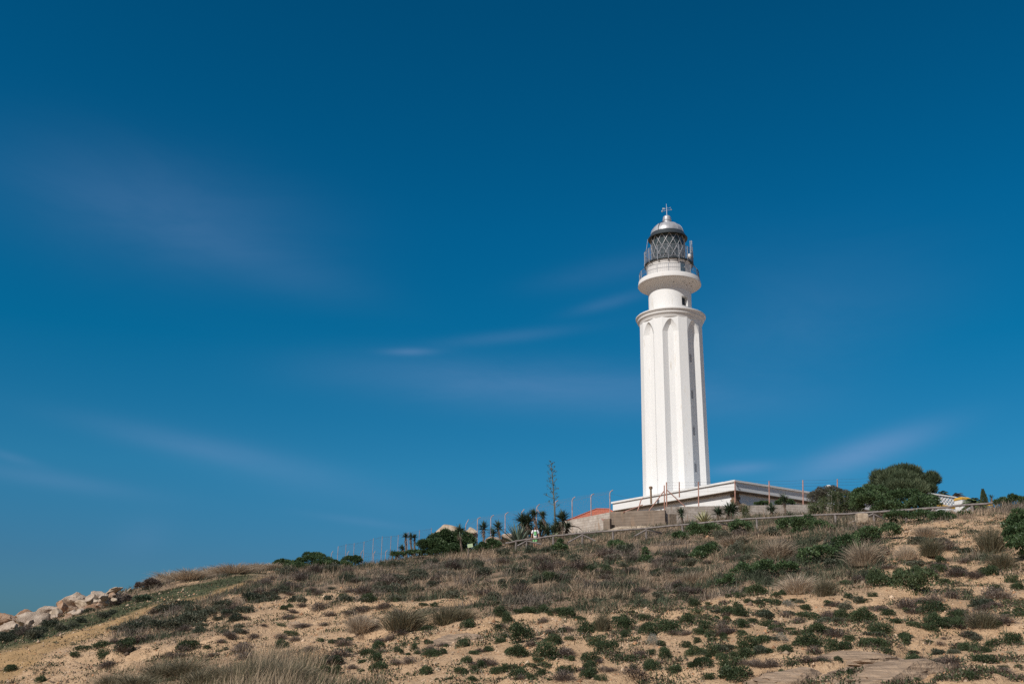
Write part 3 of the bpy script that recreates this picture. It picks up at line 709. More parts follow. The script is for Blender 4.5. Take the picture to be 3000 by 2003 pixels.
def stuff_grass():
    g = np.random.default_rng(5)
    x, y, z = view_samples(430000, g, 20, 100)
    m = masks(x, y, z)
    cl = fbm(x / 0.75, y / 0.75, 141, 2); dens = np.clip(m['upper'] * sm(0.30, 0.56, cl * 0.6 + m['n2'] * 0.4) * 1.1 + 0.07 * m['lower'], 0, 1)
    k = g.uniform(size=len(x)) < dens
    x, y, z = x[k], y[k], z[k]; n1, n2, n3 = m['n1'][k], m['n2'][k], m['n3'][k]; cl = cl[k]
    n = len(x)
    L = g.uniform(0.12, 0.34, n) * (0.35 + 1.9 * sm(0.3, 0.7, cl)) * (0.6 + 0.7 * n1) * (0.45 + 0.55 * m['upper'][k])
    Wd = 0.011 + 0.00030 * y
    D = np.c_[g.normal(0.12, 0.42, n), g.normal(0, 0.42, n), np.ones(n)]
    V, F = blade_geo(np.c_[x, y, z - 0.02], D, L, Wd, g, 0.4)
    gr = sm(0.47, 0.58, fbm(x / 1.5, y / 1.5, 151, 3) * 0.75 + n3 * 0.25)
    dry = np.array([0.37, 0.275, 0.19]); olive = np.array([0.080, 0.096, 0.060]); grey = np.array([0.20, 0.165, 0.135])
    mixv = sm(0.4, 0.6, fbm(x / 3.3, y / 3.3, 77, 2))[:, None]
    c = (dry * (1 - mixv) + grey * mixv) * (1 - gr[:, None]) + olive * gr[:, None]
    c = c * g.uniform(0.55, 1.35, n)[:, None]
    o = link('dry_grass', np_mesh('dry_grass', V, F, np.repeat(c, 5, 0)), M['grasscol'])
    tag(o, 'dry buff and olive grass covering the upper slope below the wooden fence', 'grass', kind='stuff')

    # low mats of small plants: green crumbs on the sand, greener further up
    x, y, z = view_samples(900000, g, 17, 90)
    m = masks(x, y, z)
    cl = sm(0.52, 0.60, fbm(x / 0.55, y / 0.55, 91, 3))
    dens = (0.30 + 0.55 * m['lower'] * (0.5 + sm(1300, 2200, m['px'])) + 0.5 * m['upper'] * sm(0.45, 0.6, m['n3'])) * cl * (1 - 0.8 * m['path']) + 0.004
    k = g.uniform(size=len(x)) < dens
    x, y, z = x[k], y[k], z[k]; n = len(x)
    P = np.c_[x, y, z + g.uniform(0, 0.07, n)]
    D = g.normal(size=(n, 3)); D[:, 2] = np.abs(D[:, 2]) + 0.3
    V, F = leaf_geo(P, D, g.uniform(0.03, 0.065, n) * (1 + y / 70), 0.02 * (1 + y / 60), g)
    u = g.uniform(size=n)[:, None]
    c = np.where(u < 0.45, np.array([[0.060, 0.078, 0.036]]), np.where(u < 0.82, np.array([[0.135, 0.10, 0.075]]), np.array([[0.12, 0.135, 0.085]]))) * g.uniform(0.6, 1.4, n)[:, None]
    o = link('low_ground_cover', np_mesh('low_ground_cover', V, F, np.repeat(c, 4, 0)), M['grasscol'])
    tag(o, 'tiny green and brown mat plants scattered over the sand', 'ground cover', kind='stuff')

    # mown green strip along the path
    x, y, z = view_samples(220000, g, 33, 80)
    m = masks(x, y, z)
    k = g.uniform(size=len(x)) < m['strip'] * (0.35 + 0.6 * sm(0.42, 0.62, m['n2'])) + 0.06 * m['path'] * sm(0.45, 0.6, m['n2'])
    x, y, z = x[k], y[k], z[k]; n2 = m['n2'][k]; n = len(x)
    V, F = blade_geo(np.c_[x, y, z - 0.01], np.c_[g.normal(0, .5, n), g.normal(0, .5, n), np.ones(n)], g.uniform(0.06, 0.17, n), 0.018 + 0.0003 * y, g, 0.4)
    c = np.array([[0.046, 0.064, 0.034]]) * g.uniform(0.6, 1.5, n)[:, None] * np.c_[0.8 + 0.7 * n2, np.ones(n), np.ones(n)]
    o = link('green_grass', np_mesh('green_grass', V, F, np.repeat(c, 5, 0)), M['grasscol'])
    tag(o, 'short green grass verge between the boulders and the sandy path', 'grass', kind='stuff')

    # tall grass in the bottom left foreground
    x, y, z = view_samples(110000, g, 19, 40)
    m = masks(x, y, z)
    pale = np.exp(-((m['px'] - 790) / 140) ** 2)
    k = g.uniform(size=len(x)) < m['tall'] * sm(0.30, 0.5, m['n2'] * 0.7 + m['n1'] * 0.3) * (0.45 + 0.55 * pale)
    x, y, z = x[k], y[k], z[k]; pale = pale[k]; n = len(x)
    L = g.uniform(0.20, 0.66, n) * (0.62 + 0.75 * pale) * (0.7 + 0.6 * m['n1'][k])
    V, F = blade_geo(np.c_[x, y, z - 0.02], np.c_[g.normal(0.06, .20, n), g.normal(0, .20, n), np.ones(n)], L, 0.015, g, 0.35, (0.08, 0, 0))
    u = (g.uniform(size=n) < 0.40 + 0.5 * pale)[:, None]
    c = np.where(u, np.array([[0.42, 0.325, 0.22]]), np.array([[0.105, 0.105, 0.058]])) * g.uniform(0.5, 1.35, n)[:, None]
    o = link('tall_grass', np_mesh('tall_grass', V, F, np.repeat(c, 5, 0)), M['grasscol'])
    tag(o, 'tall straw and olive grass in the left foreground', 'grass', kind='stuff')

    # loose stones and crumbs of sandstone
    x, y, z = view_samples(90000, g, 17, 62)
    m = masks(x, y, z)
    k = g.uniform(size=len(x)) < (0.35 + 0.65 * sm(0.5, 0.65, m['n1'])) * (1 - m['upper'])
    x, y, z = x[k], y[k], z[k]; n = len(x)
    oct_ = np.array([[1, 0, 0], [0, 1, 0], [-1, 0, 0], [0, -1, 0], [0, 0, .8], [0, 0, -.8]], float)
    fs = np.array([[0, 1, 4], [1, 2, 4], [2, 3, 4], [3, 0, 4], [1, 0, 5], [2, 1, 5], [3, 2, 5], [0, 3, 5]])
    s = (g.gamma(2.0, 0.009, n) * (0.6 + y / 50))[:, None, None]
    V = oct_[None] * s * g.uniform(0.6, 1.4, (n, 6, 1)) + np.c_[x, y, z][:, None, :]
    F = (np.arange(n)[:, None, None] * 6 + fs[None]).reshape(-1, 3)
    u = g.uniform(size=n)[:, None]
    c = np.where(u < .45, np.array([[0.62, 0.46, 0.32]]), np.where(u < .75, np.array([[0.48, 0.27, 0.15]]), np.array([[0.20, 0.14, 0.10]]))) * g.uniform(0.6, 1.25, n)[:, None]
    o = link('loose_stones', np_mesh('loose_stones', V.reshape(-1, 3), F, np.repeat(c, 6, 0)), M['grasscol'])
    tag(o, 'small sandstone crumbs lying on the bare sand', 'stones', kind='stuff')

def mat_attr():
    m, nt, b = nodes('meadow_blades')
    a = N(nt, 'ShaderNodeAttribute', attribute_name='tint')
    nt.links.new(a.outputs['Color'], b.inputs['Base Color']); b.inputs['Roughness'].default_value = 0.8; b.inputs['Specular IOR Level'].default_value = 0.15
    t = N(nt, 'ShaderNodeBsdfTranslucent'); nt.links.new(a.outputs['Color'], t.inputs[0])
    mx = N(nt, 'ShaderNodeMixShader'); mx.inputs[0].default_value = 0.25
    nt.links.new(b.outputs[0], mx.inputs[1]); nt.links.new(t.outputs[0], mx.inputs[2])
    nt.links.new(mx.outputs[0], nt.nodes['Material Output'].inputs[0])
    return m
M['grasscol'] = mat_attr()
stuff_grass()

# ------------------------------------------------------------------ bunch grasses one can point at
TUFT = [tuft_mesh('grass_tuft', 500 + i, 800, 0.15 + 0.03 * (i % 3), wd=0.019, lean=0.7) for i in range(5)]
K_tuft = Kind('grass_tuft', TUFT, M['tuft'], 'grass tuft')
K_reed = Kind('grass_tuft', [m.copy() for m in TUFT[:4]], M['tuft_green'], 'grass tuft')
def tuft(kind, px, py, wpx, hpx, label, group=None, back=0.0):
    p = ground_at(px, py)
    s = p.y / FPX
    w, h = wpx * s, hpx * s
    return kind.put((p.x, p.y + back, G(p.x, p.y + back) - 0.02), (w * 0.85, w * 0.6, h * 1.25), label, group, rz=random.uniform(-0.5, 0.5))
tuft(K_tuft, 2532, 1662, 112, 78, 'big pale straw grass tuft between two green bushes on the right slope')
tuft(K_tuft, 2655, 1648, 60, 48, 'short pale grass tuft right of the biggest straw tuft')
tuft(K_reed, 2728, 1640, 80, 62, 'dark olive grass tuft left of the bare sand track')
tuft(K_tuft, 2712, 1575, 70, 42, 'dry grass clump on the brow below the balustrade')
tuft(K_reed, 2905, 1622, 100, 92, 'large windblown grass tuft beside the right edge bush')
tuft(K_reed, 2935, 1665, 75, 55, 'smaller dark tuft just below the windblown grass')
tuft(K_tuft, 2275, 1643, 110, 62, 'wide straw coloured tuft above the spreading green bush')
tuft(K_reed, 2192, 1618, 48, 30, 'small green reed tuft left of the wide straw tuft')
tuft(K_reed, 1182, 1848, 150, 74, 'large domed grey green grass tuft on the open sand')
tuft(K_tuft, 1050, 1862, 84, 62, 'straw grass tuft left of the large domed tuft')
tuft(K_reed, 1308, 1828, 90, 62, 'loose grey green grass tuft right of the large domed tuft')
tuft(K_reed, 1355, 1815, 70, 38, 'low green clump at the right end of the three sand tufts')
tuft(K_reed, 1765, 1850, 52, 60, 'upright dark reedy tuft among cushions below the tower')
tuft(K_tuft, 2340, 1740, 120, 60, 'flattened dry grass clump in the middle of the right slope')
tuft(K_reed, 2420, 1745, 80, 60, 'mixed olive and straw clump beside the flattened dry grass')
tuft(K_tuft, 2030, 1710, 90, 40, 'thin straw grass clump on the sand below the green bushes')
tuft(K_tuft, 2150, 1598, 90, 34, 'dry grass on the brown mound below the agaves')
tuft(K_reed, 2880, 1850, 80, 56, 'brown grass tuft with a dark shrub at its right side')
tuft(K_tuft, 2210, 1690, 34, 44, 'slender straw tuft in front of the spreading bush')
for (px, py, w, h) in [(500, 1705, 110, 36), (560, 1697, 120, 36), (620, 1690, 110, 34), (690, 1672, 120, 32), (760, 1660, 110, 26), (655, 1682, 90, 26), (800, 1662, 100, 24), (455, 1715, 70, 28)]:
    tuft(K_tuft, px, py, w, h, 'buff grass clump on the left skyline ridge', 'buff grass clumps on the ridge')
for (px, py, w, h) in [(640, 1985, 60, 44), (690, 2000, 80, 58), (735, 1992, 70, 62), (790, 1998, 80, 66), (840, 2003, 90, 66), (880, 1998, 70, 56), (930, 2003, 60, 40), (770, 2003, 90, 70)]:
    tuft(K_tuft if random.random() < .5 else K_reed, px, py + 14, w * 1.25, h * 1.25, 'tall straw grass clump at the bottom left edge', 'tall straw grass clumps in front')
for (px, py, w, h) in [(400, 2010, 90, 46), (470, 1985, 100, 52), (540, 1978, 110, 58), (590, 2003, 100, 50), (330, 2003, 80, 36)]:
    tuft(K_reed, px, py + 8, w * 1.2, h * 1.1, 'bushy olive grass clump left of the tall straw grass', 'bushy olive grass clumps in front')

# ------------------------------------------------------------------ larger bushes
def bush(name, label, cat, boxes, mat, leaf=(0.07, 0.13), wid=0.05, dens=260, up=0.35, seed=1, stems=True, group=None, shell=(0.62, 1.06), maxn=26000):
    """boxes: (left, top, right, bottom, depth, thickness) of lobes as photo pixels; foliage + stems"""
    g = np.random.default_rng(seed); lobes = []; cs = []
    for (x0, y0, x1, y1, Y, th) in boxes:
        a = W((x0 + x1) / 2, (y0 + y1) / 2, Y); s = (W(x1, (y0 + y1) / 2, Y) - W(x0, (y0 + y1) / 2, Y)).length / 2
        h = (W((x0 + x1) / 2, y0, Y) - W((x0 + x1) / 2, y1, Y)).length / 2
        s *= 1.13; h *= 1.22
        m = max(5, int(7 * s * h * 4 / max(0.2, min(s, h)) ** 2 / 3)); m = min(m, 26)
        lobes.append((tuple(a), (s * 0.80, th * 0.75, h * 0.80)))
        for q in range(m):
            d = unit(g.normal(size=3)); d[2] = abs(d[2]) * (1 if g.uniform() < .8 else -1)
            c = np.array(a) + d * np.array([s, th, h]) * 0.74
            rr = min(s, h, th) * g.uniform(0.26, 0.46)
            lobes.append((tuple(c), (rr * 1.1, rr, rr * g.uniform(0.75, 1.1))))
        cs.append(a)
    area = sum(l[1][0] * l[1][2] * 2 + l[1][0] * l[1][1] * 2 for l in lobes) * 3
    n = int(min(maxn, area * dens))
    P, D, k = lobes_points(g, lobes, n, shell)
    fz = hgt(P[:, 0], P[:, 1]); ok = P[:, 2] > fz - 0.03
    P, D, k = P[ok], D[ok], k[ok]; n = len(P)
    D = D + np.array([0, 0, up]) + g.normal(size=D.shape) * 0.45
    V, F = leaf_geo(P, D, g.uniform(*leaf, n), wid * g.uniform(0.7, 1.3, n), g)
    t = np.clip(0.5 + g.normal(0, 0.13, len(lobes))[k] + g.normal(0, 0.15, n), 0, 1)
    base = sum(cs, Vector()) / len(cs); base.z = G(base.x, base.y)
    root = empty(name, base, label, cat, group)
    me = np_mesh('foliage', V - np.array(base), F, rep(t, 4))
    link('foliage', me, mat, root)
    st = MB()
    for (x0, y0, x1, y1, Y, th) in boxes:
        for q in range(1):
            a = W((x0 + x1) / 2, (y0 + y1) / 2, Y); b = Vector((base.x, base.y, base.z - 0.1))
            if a.z < b.z + 0.15: a.z = b.z + 0.2
            st.tube([b, (a + b) / 2 + Vector((g.normal(0, .05), g.normal(0, .05), 0)), a], [0.035, 0.025, 0.012], 5)
    st.build('stem', M['bark'], root)
    return root
def gy(px, Y):
    """ground height under a photo column at depth Y"""
    x = float(W(px, 1560, Y).x); return x, G(x, Y)

# bushes: label, boxes
BUSH = [
 ('bush', 'big rounded dark green bush in front of the tan boulder', 'bush', [(1222, 1580, 1310, 1640, 74, 1.0), (1250, 1560, 1335, 1635, 74.5, 1.0), (1280, 1556, 1365, 1640, 75, 1.1), (1330, 1566, 1400, 1632, 75, 0.9), (1245, 1600, 1390, 1645, 73.5, 1.0)], 'bush', (0.09, 0.17), 0.075, 300),
 ('bush', 'low dark bush right of the green sign board', 'bush', [(1392, 1592, 1432, 1624, 69, 0.6), (1425, 1582, 1470, 1616, 69, 0.6)], 'bush', (0.07, 0.13), 0.055, 330),
 ('bush', 'wide dark bush on the left skyline', 'bush', [(795, 1640, 880, 1674, 79, 0.9), (865, 1625, 975, 1676, 80, 1.2), (905, 1642, 1040, 1678, 78, 0.8), (800, 1652, 960, 1684, 77.5, .9)], 'bush', (0.07, 0.13), 0.055, 330),
 ('bush', 'small dark bush beside the wide skyline bush', 'bush', [(1000, 1632, 1040, 1656, 82, 0.6), (1022, 1630, 1062, 1656, 82, 0.6)], 'bush', (0.07, 0.13), 0.055, 330),
 ('bush', 'brown green windswept shrub on the ridge above the boulders', 'bush', [(392, 1708, 440, 1732, 68, 0.5), (420, 1698, 472, 1728, 68, 0.6)], 'drytwig', (0.06, 0.14), 0.035, 420),
 ('bush', 'green leafy bush just below the variegated agave', 'bush', [(2018, 1538, 2075, 1590, 57, 0.8), (2060, 1532, 2118, 1585, 57, 0.8)], 'bush', (0.06, 0.12), 0.05, 300),
 ('bush', 'small green bush at the foot of the fence left of the agave bush', 'bush', [(1967, 1560, 2018, 1594, 56, 0.5)], 'bush', (0.06, 0.12), 0.05, 300),
 ('bush', 'green bush under the fence right of the agave bush', 'bush', [(2134, 1528, 2210, 1568, 57, 0.7)], 'bush', (0.06, 0.12), 0.05, 300),
 ('bush', 'long green bush below the fence and the reeds', 'bush', [(2272, 1522, 2345, 1568, 53, 0.7), (2320, 1515, 2395, 1575, 52, 0.8), (2375, 1530, 2440, 1572, 51, 0.6)], 'bush', (0.06, 0.12), 0.05, 300),
 ('bush', 'dark rounded bush standing alone below the agave bush', 'bush', [(2024, 1605, 2075, 1655, 45, 0.6), (2055, 1592, 2106, 1650, 45, 0.7)], 'bush', (0.05, 0.10), 0.04, 380),
 ('bush', 'bright leafy sapling bush with bare twigs below the walking person', 'bush', [(1617, 1592, 1667, 1624, 60, 0.6), (1632, 1578, 1650, 1600, 60, 0.25)], 'bush', (0.06, 0.12), 0.05, 320),
 ('bush', 'yellowish green bush below the rendered wall', 'bush', [(1776, 1585, 1844, 1622, 55, 0.7)], 'bush', (0.06, 0.11), 0.04, 240),
 ('bush', 'upright ragged green bush in the dry grass below the yucca wall', 'bush', [(1870, 1625, 1912, 1672, 46, 0.5), (1880, 1606, 1902, 1640, 46, 0.3)], 'bush', (0.05, 0.10), 0.04, 330),
 ('bush', 'spreading green bush running uphill on the right slope', 'bush', [(2440, 1575, 2520, 1640, 38, 0.8), (2500, 1548, 2580, 1598, 41, 0.8), (2570, 1540, 2640, 1580, 43, 0.7)], 'bush', (0.05, 0.11), 0.045, 300),
 ('bush', 'dark green bush left of the big straw tuft', 'bush', [(2335, 1608, 2400, 1652, 37, 0.7), (2385, 1598, 2445, 1655, 37, 0.6)], 'bush', (0.05, 0.11), 0.045, 320),
 ('bush', 'broad green bush in the middle of the right slope under the wide straw tuft', 'bush', [(2145, 1655, 2215, 1700, 35, 0.6), (2200, 1645, 2275, 1702, 35, 0.7), (2265, 1650, 2340, 1690, 35.5, 0.6)], 'bush', (0.045, 0.10), 0.042, 360),
 ('bush', 'little two lobed green bush left of the broad slope bush', 'bush', [(2118, 1684, 2155, 1724, 33, 0.35), (2098, 1700, 2122, 1722, 33, 0.2)], 'bush', (0.045, 0.09), 0.038, 420),
 ('bush', 'low green thicket under the fence in front of the balustrade', 'bush', [(2590, 1500, 2680, 1534, 49, 0.7), (2670, 1496, 2740, 1530, 48, 0.7), (2720, 1502, 2800, 1538, 47, 0.7)], 'bush', (0.06, 0.12), 0.05, 280),
 ('bush', 'green shoots beside the pier with the yellow cap', 'bush', [(2800, 1500, 2850, 1522, 49, 0.4)], 'bush', (0.06, 0.12), 0.05, 250),
 ('bush', 'tall dark bush cut by the right edge of the photo', 'bush', [(2950, 1505, 3060, 1580, 33, 1.0), (2962, 1560, 3080, 1632, 32, 1.0), (2990, 1500, 3120, 1600, 34, 1.2), (2955, 1535, 3040, 1605, 32.5, 1.0)], 'bush', (0.05, 0.11), 0.05, 420),
 ('bush', 'rounded green bush hiding the fence behind the reeds', 'bush', [(2488, 1438, 2580, 1505, 69, 1.3), (2500, 1445, 2620, 1505, 68, 1.4), (2590, 1440, 2700, 1500, 68, 1.4), (2660, 1455, 2755, 1502, 66, 1.2), (2520, 1425, 2600, 1470, 72, 1.2), (2560, 1470, 2640, 1515, 66, 1.2), (2640, 1465, 2745, 1512, 65, 1.2)], 'bush', (0.09, 0.17), 0.07, 300),
 ('bush', 'grey olive bush against the right end of the white building', 'bush', [(2362, 1438, 2420, 1485, 80, 1.0), (2395, 1424, 2455, 1482, 80, 1.2), (2440, 1435, 2500, 1490, 79, 1.1)], 'grey', (0.06, 0.12), 0.04, 0),
 ('bush', 'green growth in front of the shaded building wall', 'bush', [(2208, 1470, 2262, 1486, 88, 0.5), (2270, 1464, 2330, 1486, 89, 0.5)], 'bush', (0.08, 0.15), 0.07, 260),
 ('bush', 'dark row of bushes at the far right horizon', 'bush', [(2915, 1462, 2960, 1490, 66, 0.8), (2945, 1455, 3005, 1490, 66, 0.8), (2990, 1458, 3060, 1490, 64, 0.8)], 'bush', (0.09, 0.17), 0.07, 200),
 ('bush', 'low creeping bush below the pair of slim yuccas', 'bush', [(1140, 1618, 1190, 1632, 77, 0.4), (1185, 1612, 1245, 1630, 77, 0.4)], 'bush', (0.07, 0.13), 0.05, 330),
 ('bush', 'dry brown shrub between the wall and the yucca row', 'bush', [(2165, 1482, 2192, 1514, 80, 0.4)], 'tuft', (0.10, 0.2), 0.03, 300),
 ('bush', 'small dark shrub on the orange earth beside the boulders', 'bush', [(305, 1755, 365, 1800, 59, 0.6), (355, 1748, 395, 1785, 60, 0.4)], 'drytwig', (0.06, 0.12), 0.035, 420),
 ('bush', 'blue green creeping mat on the grass verge', 'bush', [(390, 1745, 445, 1768, 58, 0.5)], 'strap', (0.08, 0.16), 0.04, 300),
]
M['olive'] = mat_leaf('olive_grey_leaves', [(0.1, (0.06, 0.062, 0.045, 1)), (0.5, (0.115, 0.112, 0.085, 1)), (1, (0.18, 0.165, 0.13, 1))], 0.2, 0.2)
for i, (nm, lb, ct, bx, mt, lf, wd, de) in enumerate(BUSH):
    if de == 0: mt, de = 'olive', 330
    bush(nm, lb, ct, bx, M[mt], lf, wd, de, seed=40 + i)

# the two feathery trees behind
def tamarisk(label, boxes, Y, seed):
    root = bush('tamarisk_tree', label, 'tree', boxes, M['tamarisk'], (0.16, 0.42), 0.035, 360, up=0.9, seed=seed, shell=(0.55, 1.22), maxn=34000)
    for ch in root.children:
        ch.name = 'crown' if ch.name.startswith('foliage') else 'trunk'
    return root
tamarisk('tall feathery tree rising above the green bushes right of the lighthouse', [(2556, 1385, 2620, 1450, 75, 1.3), (2590, 1372, 2680, 1450, 75, 1.6), (2640, 1376, 2702, 1445, 75, 1.3), (2575, 1395, 2690, 1470, 74, 1.6), (2565, 1420, 2720, 1492, 73, 1.5)], 75, 3)
tamarisk('slimmer feathery tree right of the tall feathery tree', [(2705, 1405, 2735, 1455, 77, 0.8), (2715, 1390, 2748, 1435, 77, 0.8), (2690, 1425, 2740, 1470, 77, 1.0)], 77, 4)

# ------------------------------------------------------------------ yuccas, agaves, palms, canes
def yucca(label, heads, base, Y, hr, dead=1.0, seed=1, name='yucca', group=None, nleaf=95):
    """heads: photo pixels of leaf heads; base: photo pixel of the foot; hr: head radius in pixels"""
    g = np.random.default_rng(seed)
    bx = float(W(base[0], base[1], Y).x); b = Vector((bx, Y, min(G(bx, Y), W(base[0], base[1], Y).z)))
    root = empty(name, b, label, 'yucca', group)
    s = Y / FPX
    tr = MB(); Vs, Fs, Ts, n0 = [], [], [], 0; DV, DF, DT, d0 = [], [], [], 0
    for (hx, hy) in heads:
        h = W(hx, hy, Y + g.uniform(-.2, .2)); h.z = max(h.z, b.z + 0.2)
        L = hr * s * 1.42
        foot = b + Vector((g.normal(0, .05), g.normal(0, .05), -0.1))
        mid = foot.lerp(h, 0.55) + Vector((g.normal(0, .03), 0, 0.05))
        tr.tube([foot, mid, h], [0.085, 0.07, 0.05], 7)
        ax = np.array((h - mid).normalized()); n = nleaf
        d = unit(g.normal(size=(n, 3)) * 0.75 + ax * 0.62)
        k = np.linspace(-0.25, 0.2, n)[:, None] * L
        V, F = strap_geo(np.array(h)[None] + ax[None] * k, d, L * g.uniform(0.85, 1.2, n), L * 0.10 + 0.012, g, 0.05, 3)
        Vs.append(V - np.array(b)); Fs.append(F + n0); n0 += len(V); Ts.append(rep(np.clip(g.normal(.45, .2, n), 0, 1), 12))
        if dead:
            n = int(70 * dead); t = g.uniform(0.15, 0.92, n) ** 0.8
            P = np.array([list(mid.lerp(h, float(q)) if q > .4 else foot.lerp(h, float(q) + .2)) for q in t])
            d = np.c_[g.normal(0, .45, n), g.normal(0, .45, n), -np.ones(n)]
            V, F = strap_geo(P, d, L * g.uniform(0.45, 0.85, n), 0.035, g, 0.05, 2)
            DV.append(V - np.array(b)); DF.append(F + d0); d0 += len(V); DT.append(rep(np.clip(g.normal(.5, .22, n), 0, 1), 9))
    tr.build('trunk', M['bark'], root)
    link('leaf_head', np_mesh('leaf_head', np.concatenate(Vs), np.concatenate(Fs), np.concatenate(Ts)), M['sword'], root)
    if dead:
        link('dead_leaves', np_mesh('dead_leaves', np.concatenate(DV), np.concatenate(DF), np.concatenate(DT)), M['deadleaf'], root)
    return root
yucca('left of two slim yuccas with shaggy trunks on the skyline', [(1189, 1572), (1179, 1606)], (1192, 1622), 80, 10, 1.6, 1, nleaf=80)
yucca('right of two slim yuccas, with a forked shaggy trunk', [(1203, 1572), (1215, 1574)], (1213, 1620), 80, 9, 1.6, 2, nleaf=80)
yucca('short dark yucca poking out of the big rounded bush', [(1346, 1556)], (1362, 1590), 73, 15, 0.8, 3)
yucca('upright yucca with a pale dead leaf skirt right of the big bush', [(1417, 1546)], (1416, 1590), 75, 15, 1.8, 4)
yucca('small yucca between two taller ones in front of pale rock', [(1444, 1563)], (1446, 1590), 74, 14, 0.3, 5, nleaf=70)
yucca('yucca with a pale leaning trunk left of the large agave', [(1460, 1545)], (1467, 1588), 76, 16, 1.0, 6)
yucca('thick clump of yucca heads right behind the large agave', [(1530, 1524), (1547, 1526), (1540, 1536)], (1540, 1578), 76, 19, 1.8, 7)
yucca('yucca leaning left over the walking person', [(1563, 1506)], (1589, 1572), 74, 14, 1.8, 8)
yucca('slanting yucca with a bare pale trunk right of the person', [(1590, 1509)], (1612, 1560), 75, 12, 1.3, 9)
yucca('low green yucca with a bright new leaf beside the person', [(1606, 1558), (1622, 1556)], (1612, 1580), 71, 17, 0.6, 10)
yucca('round headed yucca at the left end of the block wall', [(1648, 1519)], (1646, 1566), 77, 19, 1.4, 11, nleaf=130)
yucca('compact yucca in front of the dark gap in the wall', [(1996, 1504)], (1998, 1532), 77, 14, 0.4, 12)
yucca('narrow yucca right of the variegated agave', [(2104, 1502)], (2104, 1530), 76, 17, 0.4, 13)
yucca('broad dark yucca below the corner of the white building', [(2134, 1496), (2146, 1494)], (2140, 1526), 76, 19, 0.5, 14, nleaf=110)
yucca('tall yucca with a dead skirt in front of the right block wall', [(2297, 1464)], (2300, 1504), 78, 15, 1.6, 15)
yucca('low spiky yucca at the foot of the right block wall', [(2261, 1494)], (2262, 1510), 76, 16, 0.2, 16, nleaf=80)
yucca('tiny dead yucca stump among the bushes at far right', [(2905, 1458)], (2908, 1485), 62, 9, 1.0, 17, nleaf=25)
yucca('spiky low clump at the left end of the creeping bush', [(1150, 1624), (1163, 1627)], (1155, 1636), 79, 11, 0.0, 18, nleaf=60)

yucca('dense low yucca thicket with dead leaves behind the walking person', [(1552, 1546), (1572, 1556), (1598, 1548), (1585, 1538), (1556, 1562)], (1580, 1590), 77, 15, 1.6, 21)
yucca('sprawling yucca between the agave stalk and the wall', [(1632, 1540), (1662, 1546), (1640, 1552)], (1644, 1574), 78, 15, 1.2, 22)
def agave(label, px, py, Y, spread, mat, n=34, seed=1, elev=(0.35, 1.45), w=0.13):
    g = np.random.default_rng(seed)
    bx = float(W(px, py, Y).x); b = Vector((bx, Y, min(G(bx, Y) + 0.05, W(px, py, Y).z)))
    L = spread * Y / FPX
    a = np.linspace(0, 6.283 * 5, n) + g.normal(0, .2, n); e = np.linspace(elev[0], elev[1], n)
    D = np.c_[np.cos(a) * np.cos(e), np.sin(a) * np.cos(e), np.sin(e)]
    V, F = strap_geo(np.tile(np.array([[0, 0, 0.05]]), (n, 1)) + D * 0.05, D, L * g.uniform(0.8, 1.08, n), w, g, 0.10, 4)
    t = np.tile(np.array([0.95, 0.35, 0.95]), n * 5) if mat == 'agave_var' else rep(np.clip(g.normal(.45, .15, n), 0, 1), 15)
    o = link('agave', np_mesh('agave', V, F, t), M[mat]); o.location = b
    return tag(o, label, 'agave')
agave('large fan of blue green agave leaves left of the person', 1519, 1576, 71, 76, 'agave', 80, 1, (0.1, 1.5), 0.13)
agave('cream striped agave with upright leaves below the white building', 2062, 1530, 73, 46, 'agave_var', 40, 2, (0.5, 1.5), 0.12)
agave('small pale agave left of the cream striped agave', 2026, 1532, 72, 24, 'agave', 26, 3, (0.3, 1.3), 0.07)
agave('yellowing agave below the round headed yucca', 1624, 1562, 74, 34, 'agave_var', 24, 4, (0.2, 1.3), 0.08)
agave('green agave rosette low beside the tall yucca of the block wall', 2312, 1508, 76, 18, 'agave', 26, 5, (0.2, 1.3), 0.07)

